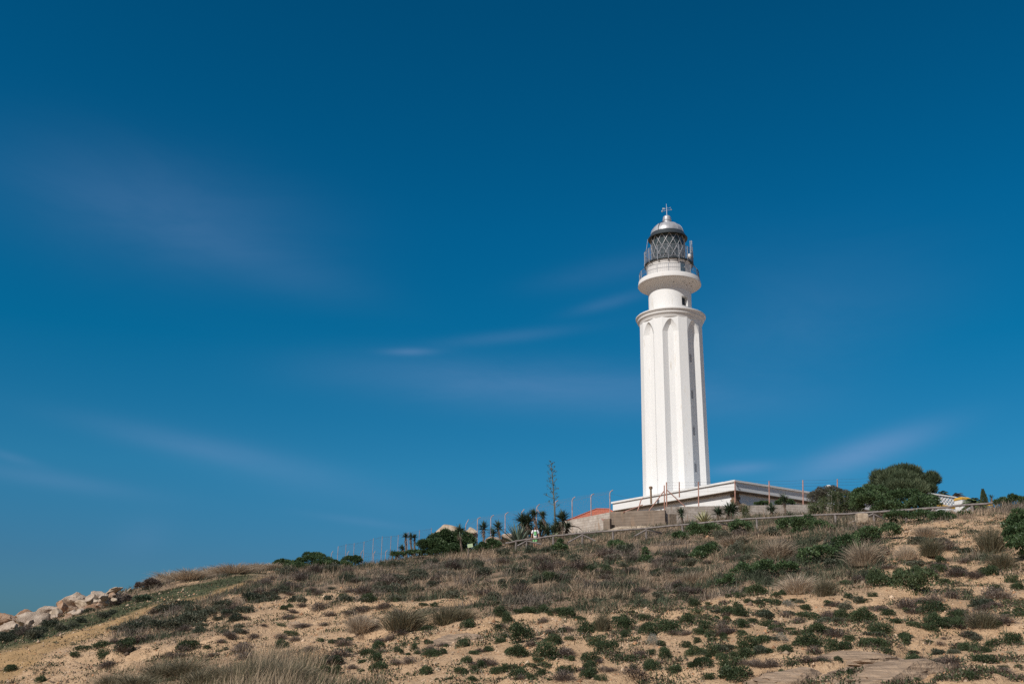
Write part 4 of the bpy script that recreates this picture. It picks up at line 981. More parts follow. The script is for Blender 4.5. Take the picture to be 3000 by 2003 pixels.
def stalk():
    g = np.random.default_rng(9); Y = 78
    b = W(1628, 1545, Y); b.z = G(b.x, Y); top = W(1615, 1357, Y)
    root = empty('agave_flower_stalk', b, 'tall thin agave flower stalk standing above the yuccas against the sky', 'flower stalk')
    st = MB(); H = top - b
    P = [b + H * t + Vector((0.05 * math.sin(3 * t), 0, 0)) for t in np.linspace(0, 1, 9)]
    st.tube(P, [0.075, 0.07, 0.065, 0.06, 0.05, 0.045, 0.038, 0.028, 0.015], 7)
    br = MB(); PP, DD, KK = [], [], []
    for i in range(26):
        t = 0.42 + 0.58 * (i / 25) ** 0.85
        a = i * 2.4; L = (0.62 - 0.42 * (t - 0.42) / 0.58) * g.uniform(0.75, 1.15) * (0.55 if i % 5 == 0 else 1)
        p = b + H * t; d = Vector((math.cos(a), 0.6 * math.sin(a), 0.35)); q = p + d * L * 0.7 + Vector((0, 0, 0.02)); e = p + d * L + Vector((0, 0, 0.12))
        br = MB(); br.tube([p, q, e], [0.02, 0.016, 0.012], 5); bo = br.build('branch', M['stalkbark'], root); PP, DD = [], []
        for c in (e, (q + e) / 2):
            if c is not e and i % 2: continue
            n = 13
            PP.append(np.array(c)[None] + g.normal(size=(n, 3)) * [0.075, 0.075, 0.045]); DD.append(g.normal(size=(n, 3)) + [0, 0, 0.8])
        P = np.concatenate(PP); D = np.concatenate(DD); n = len(P)
        V, F = leaf_geo(P - np.array(b), D, g.uniform(0.07, 0.13, n), 0.045, g)
        link('seed_cluster', np_mesh('seed_cluster', V, F, rep(np.clip(g.normal(.4, .2, n), 0, 1), 4)), M['sword'], bo)
    st.build('stem', M['stalkbark'], root, smooth=True)
    return
    P = np.concatenate(PP); D = np.concatenate(DD); n = len(P)
    V, F = leaf_geo(P - np.array(b), D, g.uniform(0.07, 0.13, n), 0.045, g)
    link('seed_pods', np_mesh('seed_pods', V, F, rep(np.clip(g.normal(.4, .2, n), 0, 1), 4)), M['sword'], root)
M['stalkbark'] = mat_rough('green_grey_stalk', (0.075, 0.085, 0.055, 1), (0.145, 0.135, 0.095, 1), 3.0, 0.8, 0.2)
stalk()

def canes(label, boxes, seed):
    g = np.random.default_rng(seed); x0, y0, x1, y1, Y = boxes
    s = Y / FPX
    b = W((x0 + x1) / 2, y1, Y); b.z = G(b.x, b.y)
    root = empty('giant_cane', b, label, 'cane')
    n = max(8, int((x1 - x0) * 1.0)); st = MB(); Vs, Fs, Ts, k = [], [], [], 0
    for i in range(n):
        px = g.uniform(x0, x1); yy = Y + g.uniform(-.8, .8); f = W(px, y1, yy); f.z = G(f.x, f.y)
        t = W(px + g.normal(0, 5), y0 + abs(g.normal(0, .16)) * (y1 - y0), yy)
        if t.z < f.z + 0.3: t.z = f.z + 0.3
        st.tube([f, f.lerp(t, .5) + Vector((g.normal(0, .04), 0, 0)), t], [0.014, 0.012, 0.006], 5)
        m = 17; q = g.uniform(0.15, 1.0, m)[:, None]
        P = np.array(f)[None] * (1 - q) + np.array(t)[None] * q
        a = g.uniform(0, 6.28, m); D = np.c_[np.cos(a), np.sin(a), g.uniform(0.3, 1.2, m)]
        V, F = strap_geo(P - np.array(b), D, g.uniform(0.25, 0.5, m), 0.045, g, 0.8, 4)
        Vs.append(V); Fs.append(F + k); k += len(V); Ts.append(rep(np.clip(g.normal(.5, .2, m), 0, 1), 15))
    st.build('stems', M['stalkbark'], root)
    link('leaves', np_mesh('leaves', np.concatenate(Vs), np.concatenate(Fs), np.concatenate(Ts)), M['cane'], root)
canes('tall clump of pale green canes between the grey bush and the round bush', (2424, 1432, 2475, 1508, 74), 1)
canes('shorter canes right of the tall cane clump', (2478, 1438, 2522, 1492, 75), 2)
canes('few thin canes growing in front of the right block wall', (2374, 1470, 2400, 1508, 74), 3)
canes('single thin cane plant left of the broad block wall gap', (2178, 1478, 2190, 1512, 78), 4)
canes('sparse canes by the fence post next to the grey bush', (2402, 1452, 2422, 1508, 76), 5)

def palm(label, px, py, Y, L, n, seed, trunk=True, mat='strap', e0=-0.2, wind=0.0):
    g = np.random.default_rng(seed)
    c = W(px, py, Y); b = Vector((c.x, c.y, G(c.x, c.y)))
    if c.z < b.z + 0.3: c.z = b.z + 0.3
    root = empty('palm_tree', b, label, 'palm')
    tr = MB(); tr.tube([b - Vector((0, 0, .1)), c], [0.16, 0.13], 9); tr.build('trunk', M['bark'], root)
    PP, DD, LL = [], [], []
    fr = MB(); L = L * Y / FPX
    for i in range(n):
        a = i * 2.4; e = e0 + (1.35 - e0) * i / n
        d = Vector((math.cos(a) * math.cos(e) + wind, math.sin(a) * math.cos(e), math.sin(e))).normalized()
        pts = []
        for t in np.linspace(0, 1, 8):
            pts.append(c + d * L * t + Vector((wind * t, 0, -0.55 * L * t * t)))
        fr.tube(pts, [0.02, .018, .016, .014, .012, .01, .008, .004], 4)
        for j in range(1, 8):
            for u in np.linspace(0, 1, 5)[:-1]:
                p = pts[j - 1].lerp(pts[j], u); tg = (pts[j] - pts[j - 1]).normalized(); sd = tg.cross(Vector((0, 0, 1))).normalized()
                for sg in (-1, 1):
                    PP.append(p); DD.append(tg * 0.7 + sd * sg + Vector((0, 0, -0.25))); LL.append(0.30 * L * (1 - 0.6 * abs((j + u) / 8 - 0.4)))
    fr.build('frond_stems', M['stalkbark'], root)
    P = np.array([list(p) for p in PP]); D = np.array([list(p) for p in DD]); k = len(P)
    V, F = strap_geo(P - np.array(b), D, np.array(LL), 0.035, g, 0.25, 2)
    link('fronds', np_mesh('fronds', V, F, rep(np.clip(g.normal(.45, .2, k), 0, 1), 9)), M[mat], root)
palm('low green palm right of the pier with the yellow cap', 2862, 1474, 60, 38, 22, 1, mat='cane', wind=-0.25)
palm('dark small palm behind the breeze block balustrade', 2762, 1448, 82, 26, 16, 2, mat='sword')
palm('windblown brownish palm tuft at the right end of the balustrade', 2796, 1450, 84, 20, 12, 3, mat='drytwig', wind=0.35)

def cypress():
    g = np.random.default_rng(3); Y = 63
    b = W(2886, 1488, Y); b.z = G(b.x, Y); t = W(2887, 1436, Y); H = t.z - b.z
    root = empty('cypress_tree', b, 'narrow upright dark conifer beside the low palm', 'tree')
    n = 2600; u = g.uniform(0, 1, n); r = 0.20 * (1 - u ** 2.2) * (0.6 + 0.5 * np.sin(u * 3)) + 0.03; a = g.uniform(0, 6.28, n); q = g.uniform(.5, 1.05, n)
    P = np.c_[np.cos(a) * r * q, np.sin(a) * r * q, 0.1 + u * H * 0.95]; D = np.c_[np.cos(a) * .5, np.sin(a) * .5, np.ones(n)]
    V, F = leaf_geo(P, D, g.uniform(0.06, 0.14, n), 0.04, g)
    link('crown', np_mesh('crown', V, F, rep(np.clip(g.normal(.4, .2, n), 0, 1), 4)), M['tamarisk'], root)
    m = MB(); m.tube([b - Vector((0, 0, .1)), b + Vector((0, 0, H * .6))], [.05, .02], 6); m.build('trunk', M['bark'], root)
cypress()

def dead_branch(label, pts, Y, r, extra=()):
    P = [W(x, y, Y) for x, y in pts]
    m = MB(); m.tube(P, [r * (1 - 0.6 * i / (len(P) - 1)) for i in range(len(P))], 6)
    for e in extra: m.tube([W(x, y, Y) for x, y in e], [r * .6, r * .3][:len(e)] if len(e) == 2 else [r * .6] * len(e), 5)
    o = m.build('dead_branch', M['bark'], smooth=True, origin=P[0]); tag(o, label, 'branch')
dead_branch('dark curved dead stem lying against the block wall', [(1666, 1542), (1678, 1540), (1693, 1543), (1706, 1553)], 80, 0.06)
dead_branch('pale forked dead twigs at the foot of the sapling bush', [(1640, 1638), (1650, 1626), (1660, 1617)], 57.5, 0.035, [[(1650, 1626), (1638, 1615)], [(1654, 1622), (1656, 1612)], [(1650, 1626), (1662, 1625)]])

# ------------------------------------------------------------------ rocks
def rock(name, label, box, Y, mat, seed, tilt=0.0, depth=None, cuts=12, rough=0.15, cat='boulder', strata=0.0, group=None, sub=4, boxy=0):
    x0, y0, x1, y1 = box
    c = W((x0 + x1) / 2, (y0 + y1) / 2, Y)
    s = Y / FPX * 1.03
    rx, rz = (x1 - x0) * s / 2, (y1 - y0) * s / 2
    ry = depth if depth else (rx + rz) / 2
    g = np.random.default_rng(seed)
    bm = bmesh.new(); bmesh.ops.create_icosphere(bm, subdivisions=sub, radius=1.0)
    v = np.array([x.co[:] for x in bm.verts])
    if boxy: v = np.sign(v) * np.abs(v) ** boxy
    for q in range(cuts):
        nn = unit(g.normal(size=3)); d = g.uniform(0.42, 0.78)
        k = v @ nn; v = v - np.where(k > d, k - d, 0)[:, None] * nn[None] * 0.92
    fl = (fbm(v[:, 0] * 2 + v[:, 2] * 1.3 + seed, v[:, 1] * 2 - v[:, 2] * 1.7, seed, 4) - 0.5)
    f2 = 0.25 - np.abs(fbm(v[:, 0] * 3.5 + v[:, 2] * 2.5 + seed, v[:, 1] * 3.5 - v[:, 2] * 3, seed + 3, 4) - 0.5) * 2
    v = v * (1 + rough * 2.4 * fl + rough * 1.5 * f2)[:, None]
    if strata:
        zz = v[:, 2] * 6 + 1.5 * fl
        v[:, :2] *= (1 + strata * (np.abs((zz % 1.0) - 0.5) * 2 - 0.5))[:, None]
    ext = np.abs(v).max(0)
    v = v / ext * np.array([rx, ry, rz])
    if tilt:
        ct, st = math.cos(tilt), math.sin(tilt)
        v = np.c_[v[:, 0] * ct - v[:, 2] * st, v[:, 1], v[:, 0] * st + v[:, 2] * ct]
    for q, x in zip(bm.verts, v): q.co = x
    me = bpy.data.meshes.new(name); bm.to_mesh(me); bm.free()
    me.shade_smooth(); me.set_sharp_from_angle(angle=R(38))
    o = link(name, me, M[mat]); o.location = c
    return tag(o, label, cat, group)
RB = [
 ('orange stained boulder at the left edge of the photo', (-28, 1797, 50, 1842), 61, 'rock_orange'),
 ('rough brown knob of rock beside the orange boulder', (46, 1785, 94, 1826), 62.5, 'rock_orange'),
 ('pale broken rock at the bottom left of the boulder pile', (-20, 1818, 62, 1868), 58.5, 'rock'),
 ('largest boulder of the pile, with a flat shaded right side', (46, 1794, 170, 1858), 58, 'rock'),
 ('pale boulder behind and above the largest boulder', (104, 1766, 170, 1808), 62, 'rock'),
 ('rounded boulder right of the largest boulder', (145, 1783, 192, 1824), 59.5, 'rock_tan'),
 ('orange faced rock in the middle of the pile', (166, 1759, 204, 1800), 62, 'rock_orange'),
 ('long humped boulder high in the pile', (168, 1737, 258, 1790), 64, 'rock'),
 ('pointed boulder on top of the pile', (256, 1721, 308, 1764), 65, 'rock'),
 ('low pale boulder below the pointed one', (220, 1749, 296, 1788), 61.5, 'rock_tan'),
 ('small round stone under the tilted slab', (330, 1733, 357, 1748), 66, 'rock'),
 ('little stone right of the tilted slab', (357, 1732, 374, 1747), 66.5, 'rock'),
 ('last small stone at the upper end of the boulder pile', (371, 1722, 388, 1738), 68, 'rock_tan'),
 ('bare orange earth bank below the boulders', (222, 1768, 318, 1826), 60, 'rock_orange'),
 ('low flat stone in the grass under the largest boulder', (112, 1828, 138, 1842), 56, 'rock'),
]
for i, (lb, bx, Y, mt) in enumerate(RB):
    rock('boulder', lb, bx, Y, mt, 20 + i, tilt=(0.1 * ((i * 7) % 5 - 2)))
rock('boulder', 'thin flat slab tilted up against the sky', (306, 1721, 362, 1740), 65.5, 'rock_tan', 50, tilt=0.52, depth=0.5)
rock('boulder', 'narrow pale slab leaning at the lower right of the pile', (186, 1797, 236, 1818), 58, 'rock', 51, tilt=0.5, depth=0.5)
_g2 = np.random.default_rng(31)
for i in range(20):
    t = _g2.uniform(0, 1); cx = 8 + 330 * t; cy = np.interp(cx, [0, 60, 120, 200, 280, 340], [1846, 1832, 1812, 1788, 1764, 1748]) + _g2.uniform(-14, 22); w = _g2.uniform(16, 40)
    rock('boulder', 'small broken stone wedged among the big boulders of the pile', (cx - w / 2, cy - w * .38, cx + w / 2, cy + w * .38), 57.5 + _g2.uniform(-1, 1.5), ['rock', 'rock_tan', 'rock_orange', 'rock'][i % 4], 200 + i, tilt=_g2.uniform(-.6, .6), group='small stones of the boulder pile', sub=3)
rock('boulder', 'large smooth tan boulder behind the big rounded bush', (1262, 1535, 1368, 1605), 82, 'rock_tan', 60, depth=1.6, cuts=6, rough=0.06)
rock('boulder', 'smaller rough boulder right of the smooth tan boulder', (1358, 1543, 1400, 1580), 80, 'rock_tan', 61, depth=0.9, rough=0.25)
rock('boulder', 'low pale boulder behind the small yuccas', (1418, 1566, 1476, 1600), 80, 'rock', 62, depth=0.8)
rock('boulder', 'flat pale rock under the large agave', (1468, 1563, 1510, 1590), 76, 'rock', 63, depth=0.6)
rock('limestone_ledge', 'pale undercut limestone ledge at the foot of the rendered wall', (1752, 1538, 1965, 1575), 80, 'rock_tan', 64, depth=1.6, tilt=0.02, rough=.1, cat='rock')
rock('stone_block', 'pale squared stone block standing behind the fence brace', (2509, 1504, 2541, 1534), 53.5, 'rock_tan', 65, cuts=0, rough=0.03, cat='stone', boxy=0.28)
rock('boulder', 'small half buried pink stone on the bare slope below the fence', (2625, 1538, 2642, 1550), 43, 'rock', 66)
for (lb, px, py, wpx, hh, dp, up, sd) in [
    ('layered sandstone ledge with a dark undercut at the bottom right', 2680, 2004, 440, 0.40, 0.75, 0.02, 70),
    ('cracked sandstone ledge at the bottom edge below the cushions', 2365, 2006, 330, 0.38, 0.70, 0.02, 71),
    ('long thin layered sandstone shelf above the cracked ledge', 2490, 1950, 340, 0.20, 0.60, 0.02, 72),
    ('low layered rock shelf on the sand left of the cushions', 1335, 1884, 175, 0.22, 0.60, 0.02, 73),
    ('faint eroded shelf in the sand below the dry shrubs on the left', 874, 1838, 95, 0.17, 0.5, 0.0, 74)]:
    p = ground_at(px, py); hp = hh * FPX / p.y
    _o = rock('sandstone_ledge', lb, (px - wpx / 2, py - hp, px + wpx / 2, py + hp), p.y, 'ledge', sd, depth=dp, cuts=5, rough=0.13, cat='rock ledge', strata=0.035, sub=5, tilt=-0.03, boxy=0.72)
    _o.location = (p.x, p.y + dp * 0.75, p.z + up)
# ------------------------------------------------------------------ lighthouse
TY = 105.0
TX = W(1983, 1440, TY).x
def zr(px, row): return W(px, row, TY).z
def rp(hw, z):                                   # metres for a half width in photo pixels at height z
    d = -(np.array([TX, TY, z]) @ CR)[2]
    return hw * d / FPX
toC = Vector((-TX, -TY, 0)).normalized(); toR = Vector((-toC.y, toC.x, 0))
if toR.x < 0: toR = -toR
def pol(phi, r, z): return Vector((TX, TY, z)) + (toC * math.cos(R(phi)) + toR * math.sin(R(phi))) * r
ax0 = Vector((TX, TY, 0))
zb = zr(1884, 1470) - 3.5
LH = empty('lighthouse', (TX, TY, zb), 'tall white fluted lighthouse tower with a silver domed lantern', 'lighthouse')

z_sb, z_st = zb, zr(1879, 952)
r_b, r_t = rp(100.5, zr(1884, 1450)), rp(91.5, z_st)
def rad(z): return r_t + (r_b - r_t) * (z_st - z) / (z_st - zr(1884, 1450))
z_ap = W(1966, 931, TY - r_t).z; z_sp = z_ap - 1.35
def shaft():
    m = MB(); PH0 = -1.0
    zs = [z_sb] + list(np.linspace(z_sb + 2, z_sp, 8)) + [z_sp + (z_ap - z_sp) * t for t in (0.12, 0.25, 0.38, 0.5, 0.62, 0.74, 0.85, 0.94, 1.0)] + [z_st + 0.3]
    rows = []
    for z in zs:
        r = rad(z); w0 = 14.3; dep0 = 0.55; sp = 8.5
        t = max(0.0, min(1.0, (z - z_sp) / (z_ap - z_sp)))
        k = math.sqrt(max(0, 1 - t ** 2)) * 0.55 + 0.45 * (1 - t) if t > 0 else 1.0
        if z > z_ap: k = 0
        w = w0 * k; bw = max(0.0, w - sp); dep = dep0 * min(1.0, w / sp)
        ring = []
        for s in range(8):
            c = PH0 + 45 * s
            xr = r * math.cos(R(14.3)) / 1.0
            for (a, dd) in ((-w, 0), (-bw, dep), (bw, dep), (w, 0)):
                # rib corners lie on the circle; niche openings on the chord between them
                if dd == 0:
                    rr = xr / math.cos(R(a)) if k < 1 else r
                else:
                    rr = (xr - dep * 0.75) / math.cos(R(a))
                ring.append(pol(c + a, rr, z))
            # rib corners (fixed) close the sector
            ring.append(pol(c + w0, r, z)); ring.append(pol(c + 45 - w0, r, z))
        rows.append(ring)
    n = len(rows[0]); vs = [v for ring in rows for v in ring]; fs = []
    for i in range(len(rows) - 1):
        for j in range(n):
            fs.append((i * n + j, i * n + (j + 1) % n, (i + 1) * n + (j + 1) % n, (i + 1) * n + j))
    m.add(vs, fs); m.add(rows[-1], [tuple(range(n))])
    bm = MB(); bm.v, bm.f = m.v, m.f
    o = bm.build('shaft', M['white'], LH)
    b2 = bmesh.new(); b2.from_mesh(o.data); bmesh.ops.remove_doubles(b2, verts=b2.verts, dist=0.001); bmesh.ops.dissolve_degenerate(b2, edges=b2.edges, dist=0.0005)
    bmesh.ops.recalc_face_normals(b2, faces=b2.faces); b2.to_mesh(o.data); b2.free()
    # narrow windows in the shaded flute
    for row in (1052, 1159, 1265, 1372):
        z = W(2030, row, TY - 2.2).z
        c = 44.0; r = rad(z) * math.cos(R(14.3)) - 0.55 * 0.75
        cen = pol(c - 4.3, r + 0.005, z); nrm = (toC * math.cos(R(c)) + toR * math.sin(R(c))); tg = nrm.cross(Vector((0, 0, 1)))
        A = Matrix((tg, nrm, Vector((0, 0, 1)))).transposed()
        w = MB(); w.box(cen, (0.34, 0.05, 0.9), ax=A); wo = w.build('window', M['winshade'], LH)
        f = MB()
        for (dx, dz, sx, sz) in ((-.20, 0, .06, 1.02), (.20, 0, .06, 1.02), (0, .48, .34, .06), (0, -.48, .34, .06)):
            f.box(cen + tg * dx + Vector((0, 0, dz)) + nrm * 0.02, (sx, 0.08, sz), ax=A)
        f.build('frame', M['white'], wo)
M['winshade'] = mat_plain('dull_glass', (0.40, 0.39, 0.39, 1), 0.6)
shaft()

# cornice on top of the fluted shaft
z1 = zr(1868, 931)
rc = rp(101.3, z1)
rd = rp(62, z1)
m = MB()
m.lathe([(rd - .1, z1 + .10), (rc - .05, z1 + .02), (rc, z1 - .03), (rc, z1 - .14), (rc - .10, z1 - .20), (rc - .14, z1 - .32), (rc - .17, z1 - .34), (rc - .17, z1 - .50), (rc - .26, z1 - .58), (rc - .36, z1 - .74), (r_t + .0, z1 - .92), (r_t - .12, z1 - 1.0), (rd - .1, z1 - 1.0)], ax0, 96)
m.build('cornice', M['white_worn'], LH, smooth=True, angle=35)

# plain drum with its small square window
z2b, z2t = z1 + .05, zr(1904, 864) + .15
rd = rp(62, (z2b + z2t) / 2)
def drum():
    m = MB(); ph = 43.5
    zc = W(2004, 884, TY - 1.7).z; hw, hh = 10.5, 0.55
    angs = sorted(set([round(a, 3) for a in np.linspace(-180, 176.25, 96) if not (ph - hw - 1 < a < ph + hw + 1)] + [ph - hw, ph - hw / 3, ph + hw / 3, ph + hw]))
    zs = [z2b, zc - hh, zc + hh, z2t]
    n = len(angs); vs = [pol(a, rd, z) for z in zs for a in angs]; fs = []
    for i in range(3):
        for j in range(n):
            a0, a1 = angs[j], angs[(j + 1) % n]
            if i == 1 and ph - hw - .01 <= a0 and a1 <= ph + hw + .01 and a1 > a0: continue
            fs.append((i * n + j, i * n + (j + 1) % n, (i + 1) * n + (j + 1) % n, (i + 1) * n + j))
    m.add(vs, fs)
    # straight reveal
    c = pol(ph, 0, 0); nrm = toC * math.cos(R(ph)) + toR * math.sin(R(ph))
    o = [pol(ph - hw, rd, zc - hh), pol(ph + hw, rd, zc - hh), pol(ph + hw, rd, zc + hh), pol(ph - hw, rd, zc + hh)]
    i_ = [v - nrm * 0.5 for v in o]
    m.add(o + i_, [(0, 1, 5, 4), (1, 2, 6, 5), (2, 3, 7, 6), (3, 0, 4, 7)])
    d = m.build('drum', M['white'], LH, smooth=True, angle=30)
    w = MB(); w.add([v + nrm * 0.06 for v in i_], [(0, 1, 2, 3)]); wo = w.build('window', M['window'], LH)
drum()

# gallery: bowl shaped corbel, slab rim, railing
def pr(hw, px, row): z = zr(px, row); return (rp(hw, z), z)
zq = zr(1874, 838.5); rq = lambda p: rp(p, zq)
GR = [(rq(62), zq - 1.02), (rq(63.5), zq - .78), (rq(67), zq - .52), (rq(73), zq - .30), (rq(80), zq - .16), (rq(86), zq - .09), (rq(86.3), zq - .05), (rq(90.5), zq - .03), (rq(91.5), zq + .02), pr(89, 1876, 826), pr(88, 1877, 824.5), (0.6, zr(1877, 824.5))]
m = MB(); m.lathe(GR, ax0, 112); m.build('gallery', M['white_worn'], LH, smooth=True, angle=32)
zg = zr(1877, 824.5)
def railing(name, r, z0, h, nb, rails, rb, mat, posts=0):
    m = MB()
    for f in rails:
        pts = [pol(360 * k / 72, r, z0 + h * f) for k in range(72)]
        m.tube(pts + pts[:1], 0.022 if f < 1 else 0.030, 6, cap=False)
    for k in range(nb):
        m.tube([pol(360 * k / nb, r, z0), pol(360 * k / nb, r, z0 + h)], rb, 4)
    for k in range(posts):
        a = 360 * k / posts
        m.tube([pol(a, r + 0.02, z0 - 0.25), pol(a, r + 0.02, z0 + h + .02)], 0.035, 6)
    return m.build(name, mat, LH)
railing('gallery_railing', rp(85.5, zg), zg, 0.98, 96, (0.5, 1.0), 0.009, M['rail_metal'], 16)

# watch room with its door
zw0, zw1 = zg - .02, zr(1899, 781)
rw = rp(64, zw1)
m = MB(); m.lathe([(rw, zw0), (rw, zw1 - .30), (rw + .05, zw1 - .26), (rw + .05, zw1 - .10), (rw + .12, zw1 - .04), (rw + .12, zw1), (0.5, zw1)], ax0, 96)
m.build('watch_room', M['white_worn'], LH, smooth=True, angle=30)
def curved_panel(ph, hw, r0, r1, za, zb_, n=6):
    m = MB(); a = np.linspace(ph - hw, ph + hw, n + 1)
    vs = [pol(x, r, z) for z in (za, zb_) for r in (r0, r1) for x in a]; k = n + 1; fs = []
    for i in range(n):
        fs += [(k + i, k + i + 1, 3 * k + i + 1, 3 * k + i), (i, i + 1, k + i + 1, k + i), (2 * k + i, 2 * k + i + 1, 3 * k + i + 1, 3 * k + i)]
    fs += [(0, k, 3 * k, 2 * k), (n, k + n, 3 * k + n, 2 * k + n)]
    m.add(vs, fs); return m
d = curved_panel(38, 7.5, rw - .1, rw + .03, zg, W(2004, 763, TY - 1.9).z)
door = d.build('door', M['dark_door'], LH)
h = MB(); h.box(pol(43, rw + .05, zg + 1.0), (.05, .05, .14)); h.build('handle', M['pale_metal'], door)
# white lamp dome beside the door
m = MB(); c = pol(58, rw + .22, W(2021, 769, TY).z)
m.lathe([(0.02, .30), (.16, .26), (.24, .12), (.25, -.05), (.20, -.20), (.08, -.28), (.01, -.29)], c, 20); m.tube([c, pol(58, rw, c.z)], .05, 6)
m.build('lamp_dome', M['bluewhite'], LH, smooth=True)

# balcony of the lantern
zk = zr(1888, 778)
rk = rp(71, zk)
m = MB(); m.lathe([(rw - .2, zk - .12), (rk - .10, zk - .14), (rk, zk - .06), (rk, zk + .05), (1.0, zk + .05)], ax0, 96)
m.build('balcony', M['dark_metal'], LH, smooth=True, angle=30)
m = MB()
for k in range(16):
    a = 360 * k / 16
    m.tube([pol(a, rw + .1, zk - .42), pol(a, rk - .1, zk - .1)], .03, 5)
m.build('balcony_bracket', M['dark_metal'], LH)
zk += .05
hb = zr(1888, 741) - zk
railing('balcony_railing', rk - .04, zk, hb, 100, (0.12, 0.42, 0.72, 1.0), 0.019, M['rail_metal'], 14)

# lantern: plinth, glass, lattice, lens
zl1 = zr(1904, 699)
rl = rp(48.5, zl1)
m = MB(); m.lathe([(rl + .06, zk), (rl + .06, zk + .22), (rl - .02, zk + .26)], ax0, 64); m.build('lantern_base', M['dark_metal'], LH, smooth=True, angle=30)
m = MB(); m.lathe([(rl - .04, zk + .22), (rl - .04, zl1)], ax0, 72); m.build('lantern_glass', M['glass'], LH, smooth=True)
m = MB(); NB = 14; H = zl1 - zk - .2
for k in range(NB):
    for sg in (-1, 1):
        pts = [pol(360 * k / NB + sg * 52 * t + 6, rl + .01, zk + .22 + H * t) for t in np.linspace(0, 1, 9)]
        m.tube(pts, 0.036, 5)
for f in (0.02, .99):
    pts = [pol(360 * k / 48, rl + .01, zk + .22 + H * f) for k in range(49)]
    m.tube(pts, .035, 5, cap=False)
m.build('glazing_bars', M['pale_metal'], LH)
m = MB()
zc = (zk + zl1) / 2
m.lathe([(0.3, zc - 1.1)] + [(0.62 + 0.22 * math.sin(math.pi * t) + 0.05 * (k % 2), zc - 1.0 + 2.0 * t) for k, t in enumerate(np.linspace(0, 1, 25))] + [(0.3, zc + 1.1)], ax0, 32)
lens, nt, b = nodes('lens_prisms'); b.inputs['Base Color'].default_value = (.30, .34, .33, 1); b.inputs['Roughness'].default_value = .12
m.build('lens', lens, LH)

# dome, skirt, vent, mast
zs0, zs1 = zr(1894, 700), zr(1906, 687.5)
m = MB(); m.lathe([(rl - .1, zs0 - .02), (rp(57, zs0), zs0 - .10), (rp(57.5, zs0), zs0), (rp(55, zs0), zs0 + .10), (rp(49, zs1), zs1), (0.5, zs1)], ax0, 80)
m.build('roof_skirt', M['dark_metal'], LH, smooth=True, angle=30)
r0 = rp(48, zs1); hd = r0 * 37 / 48
m = MB(); m.lathe([(r0 * 1.0, zs1 - .02)] + [(r0 * math.cos(t), zs1 + hd * math.sin(t)) for t in np.linspace(0.02, 1.50, 18)], ax0, 80)
dm = m.build('dome', M['silver'], LH, smooth=True, angle=60)
m = MB()
for k in range(12):
    m.tube([pol(30 * k + 8, r0 * math.cos(t) + .012, zs1 + hd * math.sin(t) + .008) for t in np.linspace(0.02, 1.3, 9)], .018, 5)
m.build('seam', M['silver'], dm)
m = MB(); m.tube([pol(-32, r0 * math.cos(t) + .05, zs1 + hd * math.sin(t) + .05) for t in np.linspace(-0.05, 1.4, 12)], .03, 6); m.build('cable', M['dark_metal'], dm)
zv0, zv1 = zs1 + hd * .93, zr(1954, 632)
rv = rp(12.8, zv1)
m = MB(); hv = zv1 - zv0
m.lathe([(rv * 1.02, zv0 - .1), (rv * 1.02, zv0 + .12 * hv), (rv * .9, zv0 + .15 * hv), (rv * .9, zv0 + .34 * hv), (rv * 1.0, zv0 + .36 * hv), (rv * 1.0, zv0 + .46 * hv), (rv * .9, zv0 + .48 * hv), (rv * .92, zv0 + .66 * hv), (rv * .84, zv0 + .82 * hv), (rv * .55, zv0 + .95 * hv), (.05, zv1)], ax0, 40)
m.build('roof_vent', M['silver'], LH, smooth=True, angle=35)
zm = zr(1953.5, 597)
m = MB(); m.tube([ax0 + Vector((0, 0, zv1 - .1)), ax0 + Vector((0, 0, zm))], [.035, .014], 6)
za, zb2 = zr(1954, 617), zr(1954, 611)
for (z, dx, rr) in ((za, .52, .10), (zb2, .44, .07)):
    e0 = ax0 + toR * -dx + Vector((0, 0, z - .08)); e1 = ax0 + toR * dx + Vector((0, 0, z + .08))
    m.tube([e0, e1], .016, 5)
    for e, q in ((e0, rr), (e1, rr * .8)):
        m.lathe([(0.01, q), (q * .7, q * .7), (q, 0), (q * .7, -q * .7), (0.01, -q)], e, 10)
m.box(ax0 + toR * -.34 + Vector((0, 0, zb2)), (.26, .03, .18))
m.build('weather_vane', M['pale_metal'], LH, smooth=True)
# aerials, rod and cables
m = MB()
for (ph, z, hh, w) in ((62, 1.6, 1.5, .05), (70, 1.9, 1.2, .07), (76, 1.2, 1.3, .05)):
    p = pol(ph, rk + .05, zk + z); m.box(p, (w, w, hh)); m.tube([pol(ph, rk, zk), p], .03, 5)
    for k in range(5): m.box(p + Vector((0, 0, -hh / 2 + hh * (k + .5) / 5)), (w * 3.2, .03, .03))
m.build('aerial', M['pale_metal'], LH)
m = MB(); m.tube([pol(-84, rk, zk), pol(-84, rp(57, zs0) + .03, zs0)], .028, 5); m.build('rod', M['pale_metal'], LH)
m = MB()
for k in range(3):
    m.tube([pol(72 + 6 * k, rk + .02, zk + 1.2), pol(73 + 6 * k, rk + .03, zk - .2), pol(72 + 5 * k, rp(86, zg), zg + .9), pol(72 + 5 * k, rp(88.5, zg), zg - .2)], .022, 5)
m.build('cable', M['dark_metal'], LH)
